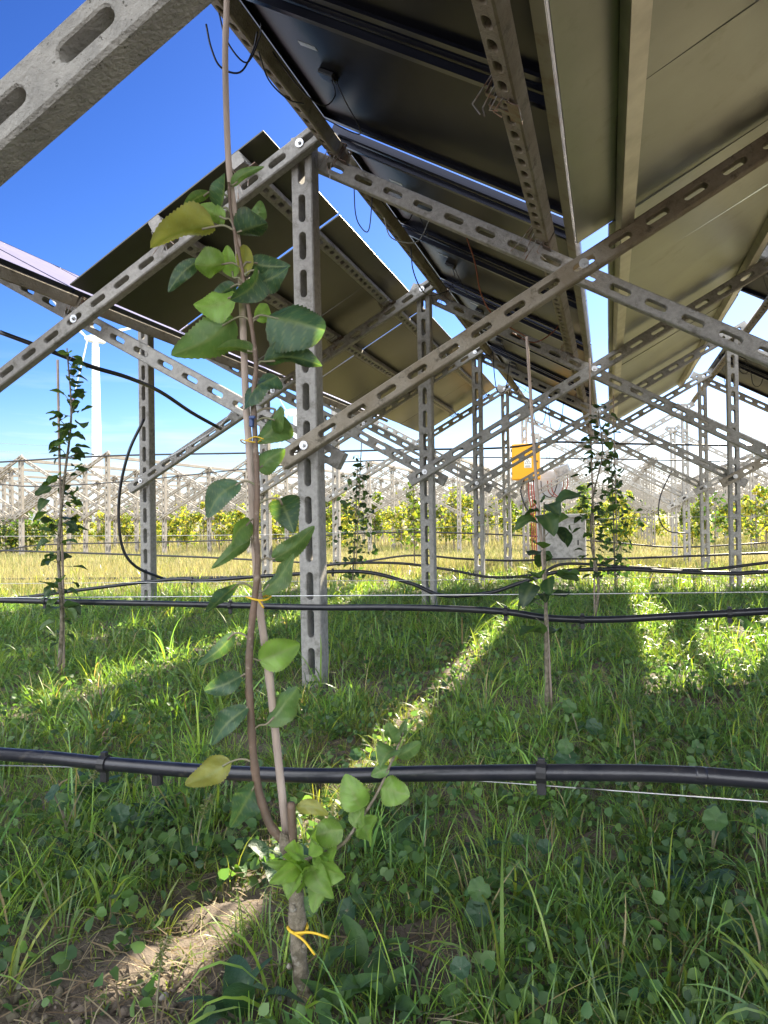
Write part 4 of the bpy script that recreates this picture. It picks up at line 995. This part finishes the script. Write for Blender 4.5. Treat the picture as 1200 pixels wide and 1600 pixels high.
# ------------------------------------------------------------------ electric boxes
Ym5 = rowY(4)
def rbox(parent, name, m, c, size, ch=.02): 
    b_ = MB(); b_.box(c, size, ch=ch); return b_.build(name, m, parent)
p = at_y(822, 722, Ym5-.30); t = empty('inverter_box', (p.x, p.y, p.z-.38)); tag(t, 'bright orange inverter box with a warning triangle on a post', 'inverter')
rbox(t, 'housing', 'orange_paint', p, (.58, .26, .76), .035)
rbox(t, 'lid', 'orange_paint', p+Vector((0, -.135, .0)), (.55, .016, .72), .006)
f0 = p+Vector((.05, -.146, -.05))
lb = MB(); lb.box(f0+Vector((0, 0, .02)), (.15, .003, .20)); s0 = lb.build('warning_label', 'sign_white', t)
def tri(c, r_, y, m, par, name):
    vs = [Vector((c.x+r_*math.sin(a), y, c.z+r_*math.cos(a))) for a in (0, 2*math.pi/3, 4*math.pi/3)]
    mb = MB(); mb.add(vs+[q+Vector((0, .001, 0)) for q in vs], [(0, 1, 2), (5, 4, 3), (0, 3, 4, 1), (1, 4, 5, 2), (2, 5, 3, 0)]); o = mb.build(name, m, t); o.parent = par
c0 = f0+Vector((0, 0, .035)); tri(c0, .075, f0.y-.003, 'sign_black', s0, 'triangle_border'); tri(c0, .058, f0.y-.0045, 'sign_white', s0, 'triangle_field')
bt = MB(); bz = [(.008, .036), (-.016, .0), (-.002, .0), (-.010, -.03), (.016, .008), (.002, .008)]
bt.add([(c0.x+a, f0.y-.0065, c0.z+b_) for a, b_ in bz], [(0, 1, 2, 5), (2, 3, 4, 5)]); o = bt.build('lightning_mark', 'sign_black', t); o.parent = s0
for k in range(3):
    lm = MB(); lm.box(f0+Vector((0, -.0025, -.035-.016*k)), (.11, .002, .006)); o = lm.build('text_line', 'sign_black', t); o.parent = s0
hg = MB()
for dz_ in (-.24, .24): hg.tube([p+Vector((-.285, -.135, dz_-.03)), p+Vector((-.285, -.135, dz_+.03))], .012, 8)
hg.build('hinge', 'black_rubber', t)
lk = MB(); lk.tube([p+Vector((.24, -.142, 0)), p+Vector((.24, -.156, 0))], .018, 12); lk.build('lock', 'black_rubber', t)
for k in range(3):
    gl = MB(); gl.tube([p+Vector((.05+.045*k, 0, -.375)), p+Vector((.05+.045*k, 0, -.42))], .02, 10); gl.build('cable_gland', 'black_rubber', t)
bk = MB(); bk.box(p+Vector((0, .15, .2)), (.3, .05, .05)); bk.box(p+Vector((0, .15, -.2)), (.3, .05, .05)); bk.build('mounting_bracket', 'steel', t)
cb = MB()
for k in range(3):
    x = p.x+.05+.045*k; cb.tube(smooth_path([(x, p.y, p.z-.38), (x+.02*math.sin(k), p.y-.02, p.z-.7), (x+.04, p.y+.02, p.z-1.1), (x+.05, p.y+.05, -.35)], 6), .012, 8)
o = cb.build('cable_bundle', 'red_cable', sm=True); tag(o, 'red cables running down from the orange box to the ground', 'cable')
cable([(p.x-.05, p.y, p.z-.38), (p.x-.12, p.y, p.z-.6), (p.x-.06, p.y, p.z-.85), (p.x+.06, p.y+.03, p.z-1.1)], .018, 'black_rubber', 'black cable looping under the orange box')
p2 = at_y(856, 758, Ym5+.4); t = empty('switch_box', (p2.x, p2.y, p2.z-.35)); tag(t, 'pale grey switch box half hidden behind the beam right of the orange box', 'switch box')
rbox(t, 'housing', 'grey_plastic', p2, (.62, .24, .62), .03); rbox(t, 'cover', 'grey_plastic', p2+Vector((0, -.125, -.05)), (.5, .02, .42), .008)
p3 = at_y(879, 736, Ym5+.1); t = empty('combiner_box', p3-Vector((0, 0, .1))); tag(t, 'small tilted grey box beside the pale switch box', 'junction box')
b_ = MB(); b_.box(p3, (.34, .16, .24), Matrix.Rotation(-.35, 3, 'Y'), ch=.015); b_.build('housing', 'grey_plastic', t)
b_ = MB(); b_.box(p3+Vector((0, -.09, 0)), (.28, .02, .18), Matrix.Rotation(-.35, 3, 'Y'), ch=.006); b_.build('cover', 'grey_cabinet', t)
for q, (dx, m) in enumerate(((-.12, 'black_rubber'), (.02, 'rust_cable'), (.1, 'red_cable'))):
    a = p3+Vector((dx, -.05, -.1)); cable([a, a+Vector((.0, 0, -.2)), a+Vector((-.12, 0, -.45)), a+Vector((-.3, 0, -.35)), a+Vector((-.34, .1, -.1))], .011, m, ['black', 'rust red', 'bright red'][q]+' cable loop hanging under the small tilted grey box')
cc = at_y(878, 838, Ym5-.9); gzc = float(gz(cc.x, cc.y)); hh = at_y(878, 806, Ym5-.9).z-gzc
t = empty('ground_cabinet', (cc.x, cc.y, gzc)); tag(t, 'stained grey concrete cabinet standing in the grass below the orange box', 'cabinet')
rbox(t, 'housing', 'grey_cabinet', Vector((cc.x, cc.y, gzc+hh/2-.02)), (.92, .42, hh), .015)
rbox(t, 'lid', 'grey_cabinet', Vector((cc.x, cc.y, gzc+hh)), (.98, .48, .07), .015)
rbox(t, 'plinth', 'grey_cabinet', Vector((cc.x, cc.y, gzc+.03)), (.98, .46, .14), .01)
dd = MB(); dd.box((cc.x, cc.y-.214, gzc+hh*.52), (.80, .012, hh*.72), ch=.004); d_ = dd.build('door', 'grey_cabinet', t)
hd = MB(); hd.box((cc.x+.32, cc.y-.226, gzc+hh*.5), (.025, .02, .1), ch=.005); h_ = hd.build('handle', 'black_rubber', t); h_.parent = d_

# ------------------------------------------------------------------ grass, weeds, litter
def view_mask(x, y, mx=1.0):
    fx, fy = FW.x, FW.y; zc = x*fx+y*fy; xc = x*RT.x+y*RT.y
    return (zc > .55) & (np.abs(xc) < zc*.60+mx)
def scatter(n, ymin, ymax, pw=1.0):
    z = (rng.random(n)**pw)*(ymax-ymin)+ymin; xc = (rng.random(n)*2-1)*(z*.58+.7)
    x = FW.x*z+RT.x*xc; y = FW.y*z+RT.y*xc
    return x, y
def blades(x, y, ln, wd, cols, bend, seg=4, lean=.35, seed=0, az=None, l0=None):
    r = np.random.default_rng(seed); N = len(x); z = gz(x, y)-.01
    az = r.uniform(0, 2*np.pi, N) if az is None else az; l0 = r.uniform(0, lean, N) if l0 is None else l0
    fx, fy = np.cos(az), np.sin(az); tw = r.uniform(-.9, .9, N); sx_, sy_ = -np.sin(az+tw), np.cos(az+tw); side = r.normal(0, .35, N)
    V = np.zeros((N, 2*seg+1, 3)); px_ = x.copy(); py_ = y.copy(); pz_ = z.copy(); th = l0.copy(); a2 = az.copy()
    for k in range(seg+1):
        u_ = k/seg; w_ = wd*(1-u_**2.2)*.5*(.75+.5*u_)
        if k < seg:
            V[:, 2*k] = np.stack([px_+sx_*w_, py_+sy_*w_, pz_], -1); V[:, 2*k+1] = np.stack([px_-sx_*w_, py_-sy_*w_, pz_+wd*.15], -1)
        else: V[:, 2*k] = np.stack([px_, py_, pz_], -1)
        st_ = ln/seg; px_ = px_+np.cos(a2)*np.sin(th)*st_; py_ = py_+np.sin(a2)*np.sin(th)*st_; pz_ = pz_+np.cos(th)*st_; th = np.minimum(th+bend/seg*(.5+u_), 2.5); a2 = a2+side/seg
        gl = gz(px_, py_)+.004; pz_ = np.maximum(pz_, gl)
    tr_ = []
    for k in range(seg-1): tr_ += [(2*k, 2*k+1, 2*k+3), (2*k, 2*k+3, 2*k+2)]
    tr_.append((2*seg-2, 2*seg-1, 2*seg))
    f = (np.arange(N)[:, None, None]*(2*seg+1)+np.array(tr_)[None]).reshape(-1, 3)
    C = np.repeat(cols, 2*seg+1, 0)
    return V.reshape(-1, 3), f, C
def hue(n, pal, r, var=.25):
    pal = np.array(pal); c = pal[r.integers(0, len(pal), n)]; c2 = pal[r.integers(0, len(pal), n)]; t_ = r.random((n, 1)); return (c*t_+c2*(1-t_))*r.uniform(1-var, 1+var, (n, 1))
PAL = [(.13, .25, .055), (.18, .31, .06), (.11, .22, .085), (.23, .33, .06), (.13, .24, .08), (.085, .165, .05)]
parts = []
def streak(x, y):           # sun streak between the roofs: thinner growth, its brightness also painted into the grass
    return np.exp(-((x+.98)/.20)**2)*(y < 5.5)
def gcolor(n, x, y, dead=.07):
    c = hue(n, PAL, rng, .3)*np.array((1.12, 1.06, .95)); q_ = streak(x, y)[:, None]*.45; c = c*(1-q_)+np.array((.24, .23, .07))*q_; dd_ = dryness(x, y)[:, None]*.7; c = c*(1-dd_)+np.array((.26, .24, .08))*dd_  # blades tinted lighter and yellower along the sun streak, light put into colour
    patch = .5+.5*wob(x, y, 2.3, 51); c = c*(.75+.5*patch)[:, None]
    yl = rng.random(n) < dead; c[yl] = np.array((.34, .28, .15))*rng.uniform(.6, 1.2, (yl.sum(), 1)); return c
def clear(x, y):
    k = np.ones(len(x), bool)
    for (cx, cy) in ((base.x, base.y), (ROWS[0], rowY(0))): k &= np.hypot(x-cx, y-cy) > .06
    return k
def turf(n, z0, z1, lmin, lmax, wmin, wmax, pw=1.0, seed=0, seg=4):
    x, y = scatter(n, z0, z1, pw)
    clump = .5+.5*wob(x, y, 3.2, 21)+.35*wob(x, y, 11, 22)
    k = (rng.random(n) > bare(x, y)*.72) & (rng.random(n) < .35+.75*clump) & (rng.random(n) > dryness(x, y)*.75) & clear(x, y)
    x, y, clump = x[k], y[k], clump[k]; n = len(x)
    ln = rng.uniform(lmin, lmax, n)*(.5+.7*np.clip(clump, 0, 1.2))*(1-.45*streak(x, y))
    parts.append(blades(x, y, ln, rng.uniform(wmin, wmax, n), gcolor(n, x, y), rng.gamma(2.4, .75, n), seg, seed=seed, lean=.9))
def tufts(nt_, per, z0, z1, lmin, lmax, wmin, wmax, pw=1.0, seed=0, seg=5, rad=.035):
    x, y = scatter(nt_, z0, z1, pw)
    clump = .5+.5*wob(x, y, 2.1, 61)+.3*wob(x, y, 7, 62)
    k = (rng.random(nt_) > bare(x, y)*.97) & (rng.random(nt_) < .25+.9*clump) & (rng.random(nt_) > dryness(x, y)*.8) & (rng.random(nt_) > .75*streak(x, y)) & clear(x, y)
    x, y = x[k], y[k]; n0 = len(x); sz = rng.uniform(.55, 1.25, n0); tint = rng.uniform(.7, 1.35, (n0, 1))*np.array([[1, 1, 1]])+rng.normal(0, .06, (n0, 3))
    idx = np.repeat(np.arange(n0), rng.integers(per//2, per*3//2, n0)); n = len(idx)
    az = rng.uniform(0, 6.283, n); rr = rad*np.sqrt(rng.random(n))*sz[idx]
    bx, by = x[idx]+np.cos(az)*rr, y[idx]+np.sin(az)*rr
    ln = rng.uniform(lmin, lmax, n)*sz[idx]; l0 = np.clip(rng.normal(.35, .25, n), 0, 1.2)
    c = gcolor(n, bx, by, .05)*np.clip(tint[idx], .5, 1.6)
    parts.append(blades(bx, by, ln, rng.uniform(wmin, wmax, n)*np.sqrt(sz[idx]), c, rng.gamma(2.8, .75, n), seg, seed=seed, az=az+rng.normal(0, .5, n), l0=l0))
turf(56000, .9, 3.6, .03, .13, .0018, .0042, 1.0, 1, 4)
tufts(1500, 20, .95, 3.6, .08, .215, .0026, .0058, 1.0, 2, 5)
tufts(150, 9, 1.3, 3.4, .20, .36, .006, .011, 1.0, 3, 7, .03)
turf(70000, 3.4, 9, .04, .15, .0035, .007, .8, 4, 3)
tufts(3000, 17, 3.4, 9, .10, .27, .0045, .009, .8, 5, 4, .05)
tufts(260, 9, 3.4, 9, .25, .42, .007, .013, .8, 6, 6, .05)
turf(30000, 8.5, 15, .06, .2, .006, .012, .9, 7, 3)
tufts(1700, 15, 8.5, 15, .12, .32, .008, .014, .9, 8, 3, .08)
def merge(ps):
    V = []; Fc = []; C = []; o = 0
    for v, f, c in ps: V.append(v); Fc.append(f+o); C.append(c); o += len(v)
    return np.concatenate(V), np.concatenate(Fc), np.concatenate(C)
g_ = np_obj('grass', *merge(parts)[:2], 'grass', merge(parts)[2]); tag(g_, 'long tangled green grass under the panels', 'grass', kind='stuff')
# meadow
mp_ = []
for (n, z0, z1, l0, l1, w0, w1) in ((60000, 7, 17, .08, .26, .005, .010), (60000, 15, 34, .11, .32, .010, .020), (26000, 30, 70, .18, .5, .025, .05)):
    x, y = scatter(n, z0, z1, .9); k_ = rng.random(n) < dryness(x, y); x, y = x[k_], y[k_]; n = len(x)
    c = hue(n, [(.35, .32, .19), (.40, .37, .23), (.26, .27, .13), (.17, .22, .08), (.32, .29, .17)], rng)
    gr = (.5+.5*wob(x, y, .7, 31) > .62); c[gr] = c[gr]*.4+np.array((.09, .14, .03))*.6
    mp_.append(blades(x, y, rng.uniform(l0, l1, n), rng.uniform(w0, w1, n), c, rng.gamma(2, .4, n), 3, seed=9))
v, f, c = merge(mp_); g_ = np_obj('meadow_grass', v, f, 'dry', c); tag(g_, 'sunlit straw yellow dry meadow grass beyond the panels', 'grass', kind='stuff')
# low ground cover leaves
n = 44000; x, y = scatter(n, .85, 9, 1.05); k_ = (rng.random(n) > bare(x, y)*.85) & (wob(x, y, 4, 41) > -.25); x, y = x[k_], y[k_]
P = np.stack([x, y, gz(x, y)+rng.random(len(x))**1.5*.10], -1); v, f, c = leaves_cloud(P, .030, 12, np.array([(.08, .16, .06), (.11, .20, .065), (.07, .13, .065), (.14, .23, .08)]), -1.5, .9)
g_ = np_obj('ground_cover', v, f, 'foliage', c, sm=False); tag(g_, 'small leaved weeds carpeting the soil between the grass', 'ground cover', kind='stuff')
# straw litter
n = 20000; x, y = scatter(n, .85, 5.5, 1.0)
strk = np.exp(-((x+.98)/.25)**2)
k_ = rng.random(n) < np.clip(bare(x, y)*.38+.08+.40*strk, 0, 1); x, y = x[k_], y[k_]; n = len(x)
az = rng.uniform(0, 6.28, n); ln = rng.uniform(.03, .15, n); z = gz(x, y)+rng.uniform(.004, .03, n); w_ = rng.uniform(.0008, .002, n)
dz = rng.uniform(-.25, .3, n)*ln; a = np.stack([np.cos(az)*ln, np.sin(az)*ln, dz], -1); s_ = np.stack([-np.sin(az)*w_, np.cos(az)*w_, w_*.3], -1); p0 = np.stack([x, y, z], -1)
bow = np.stack([-np.sin(az), np.cos(az), rng.uniform(0, 1, n)], -1)*(ln*rng.uniform(-.12, .12, n))[:, None]
V = np.stack([p0-s_, p0+s_, p0+a*.5+bow+s_, p0+a*.5+bow-s_, p0+a+s_*.5, p0+a-s_*.5], 1).reshape(-1, 3)
f = (np.arange(n)[:, None, None]*6+np.array([(0, 1, 2, 3), (3, 2, 4, 5)])[None]).reshape(-1, 4)
c = np.repeat(hue(n, [(.34, .27, .17), (.26, .20, .13), (.42, .36, .25), (.18, .13, .09)], rng), 6, 0)
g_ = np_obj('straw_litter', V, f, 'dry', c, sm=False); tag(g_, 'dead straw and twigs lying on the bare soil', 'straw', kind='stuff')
# clods and pebbles
sv = []; sf = []; o_ = 0
bm = bmesh.new(); bmesh.ops.create_icosphere(bm, subdivisions=1, radius=1); iv = np.array([q.co for q in bm.verts]); bm.verts.index_update(); fi = np.array([[q.index for q in f.verts] for f in bm.faces]); bm.free()
n = 16000; x, y = scatter(n, .85, 4.5); k_ = rng.random(n) < bare(x, y); x, y = x[k_], y[k_]
for q in range(len(x)):
    s = min(.013, rng.gamma(2, .0022)+.0022); v = iv*(1+.3*rng.standard_normal((len(iv), 1)))*s*rng.uniform(.6, 1.2, 3)+np.array([x[q], y[q], float(gz(x[q], y[q]))+s*.2]); sv.append(v); sf.append(fi+o_); o_ += len(iv)
g_ = np_obj('soil_clods', np.concatenate(sv), np.concatenate(sf), 'soil', sm=False); tag(g_, 'crumbly soil clods and grit on the bare patches', 'soil', kind='stuff')
for q, (px, py, s) in enumerate([(255, 1560, .010), (300, 1565, .007), (440, 1562, .007), (235, 1545, .011), (30, 1545, .012), (940, 1480, .022), (615, 1575, .012), (1080, 1500, .014)]):
    p = on_ground(px, py); mb = MB(); bm = bmesh.new(); bmesh.ops.create_icosphere(bm, subdivisions=2, radius=s)
    for v in bm.verts: v.co = Vector((v.co.x*(1+.25*math.sin(q+v.co.y*300)), v.co.y*1.1, v.co.z*.7+.1*s*math.sin(v.co.x*500)))
    bm.verts.index_update(); mb.add([v.co+p+Vector((0, 0, s*.35)) for v in bm.verts], [[v.index for v in f.verts] for f in bm.faces]); bm.free()
    o = mb.build('stone', 'stone', sm=True); tag(o, ['pale stone on the bare soil left of the sapling', 'small pale pebble right of the pale stone on the soil', 'white pebble at the foot of the sapling', 'flat stone on the sunlit soil', 'stone at the bottom left corner', 'rounded brown stone in the grass right of the sapling', 'pebble right of the trunk foot', 'stone half hidden in the grass at right'][q], 'stone')
# broadleaf weeds
def weed(px, py, kind, seed, label, group, size=1.0):
    r = random.Random(seed); p = on_ground(px, py); t = empty('broadleaf_weed', p); tag(t, label, 'weed', group)
    if kind == 'dock':
        mb = MB()
        for k in range(r.randint(5, 8)):
            a = k*2.4+r.uniform(-.3, .3); ln = r.uniform(.09, .17)*size; el = r.uniform(.3, 1.0); d = Vector((math.cos(a)*math.cos(el), math.sin(a)*math.cos(el), math.sin(el)))
            B = p+d*.02; T = p+d*ln; sd_ = Vector((-math.sin(a), math.cos(a), 0)); nr = sd_.cross(d); nr = nr if nr.z > 0 else -nr
            vs, fs = leaf_geo(B, T, ln*r.uniform(.24, .36), sd_, nr, .3, .22, .15, .05, seed*10+k, 10, 4); mb.add(vs, fs)
        mb.build('leaves', r.choice(['leaf_mid', 'leaf_dark', 'leaf_mid']), t, sm=True)
    else:
        stem = MB()
        for k in range(r.randint(2, 4)):
            a = r.uniform(0, 6.28); h = r.uniform(.08, .17)*size; top = p+Vector((math.cos(a)*.05, math.sin(a)*.05, h)); stem.tube(smooth_path([p, (p+top)/2+Vector((0, 0, .015)), top], 4), .0022, 6)
            rad = r.uniform(.026, .042)*size; n_ = Vector((r.uniform(-.7, .7), -.8, r.uniform(.4, 1))).normalized(); u_ = n_.orthogonal().normalized(); w2 = n_.cross(u_)
            vs = [top]; N = 22
            for rr_ in (.5, 1):
                for q in range(N):
                    an = q/N*2*math.pi; e_ = rad*rr_*(1+.07*math.sin(an*7)*rr_-.35*(math.exp(-((an-math.pi)/.25)**2)))
                    vs.append(top+u_*math.cos(an)*e_+w2*math.sin(an)*e_+n_*(rad*.22*rr_*rr_+.08*rad*math.cos(5*an)*rr_))
            fs = [(0, 1+q, 1+(q+1) % N) for q in range(N)]+[(1+q, 1+N+q, 1+N+(q+1) % N, 1+(q+1) % N) for q in range(N)]
            lf = MB(); lf.add(vs, fs); lf.build('leaf', 'leaf_mid' if k % 2 else 'leaf_dark', t, sm=True)
        stem.build('stem', 'green_stem', t, sm=True)
weed(112, 1325, 'mallow', 1, 'round leaved mallow left of the light streak in the foreground', None, 1.1)
weed(160, 1335, 'mallow', 2, 'second round leaved mallow, right beside the first', None, 1.0)
weed(780, 1470, 'mallow', 3, 'small round leaved mallow in the right foreground grass', None, .8)
weed(372, 1600, 'dock', 4, 'broad dock leaf at the bottom edge left of the trunk', None, 1.1)
weed(525, 1600, 'dock', 5, 'light green leafy weed right of the trunk foot', None, .9)
weed(1095, 1420, 'dock', 6, 'large dock weed in the grass at the lower right', None, 1.2)
weed(1180, 1005, 'dock', 7, 'big leafy weed under the second pipe at the right edge', None, 2.0)
q = 0
while q < 60:
    px, py = random.uniform(0, 1200), 1130+random.random()**.8*470
    q += 1
    pg = on_ground(px, py)
    if float(bare(np.array([pg.x]), np.array([pg.y]))[0]) > .3: continue
    weed(px, py, 'mallow' if q % 4 == 0 else 'dock', 100+q, 'low broadleaf weed scattered among the foreground grass', 'small weeds in the grass', random.uniform(.5, 1.05))
# seed-head grasses
for q, (px, py, tx, ty) in enumerate([(975, 1130, 940, 1045), (1000, 1240, 985, 1110), (90, 1300, 160, 1195), (240, 1600, 262, 1460), (300, 1340, 330, 1240)]):
    p = on_ground(px, py+30); tp_ = at(tx, ty, (p-CAM).dot(FW)); t = empty('seed_grass', p); tag(t, ['foxtail grass head standing tall below the second pipe', 'tall grass stalk behind the foreground pipe at right', 'tall arching grass stalk behind the foreground pipe at left', 'thin upright grass stalk on the bare soil', 'grass stalk beside the light streak'][q], 'grass stalk')
    pt = smooth_path([p, p*.5+tp_*.5+Vector((0, 0, .04)), tp_], 6); mb = MB(); mb.tube(pt, .0016, 5); mb.build('stalk', 'green_stem', t)
    r = np.random.default_rng(q); d = (pt[-1]-pt[-4]).normalized(); Q = np.array([tuple(pt[-1]-d*.07*k/60) for k in range(60)])+r.standard_normal((60, 3))*.004
    v, f, c = leaves_cloud(Q, .014, q, np.array([(.16, .20, .07), (.22, .22, .10)]), 0, .3); np_obj('seed_head', v-np.array(tuple(p)), f, 'foliage', c, parent=t, sm=False)
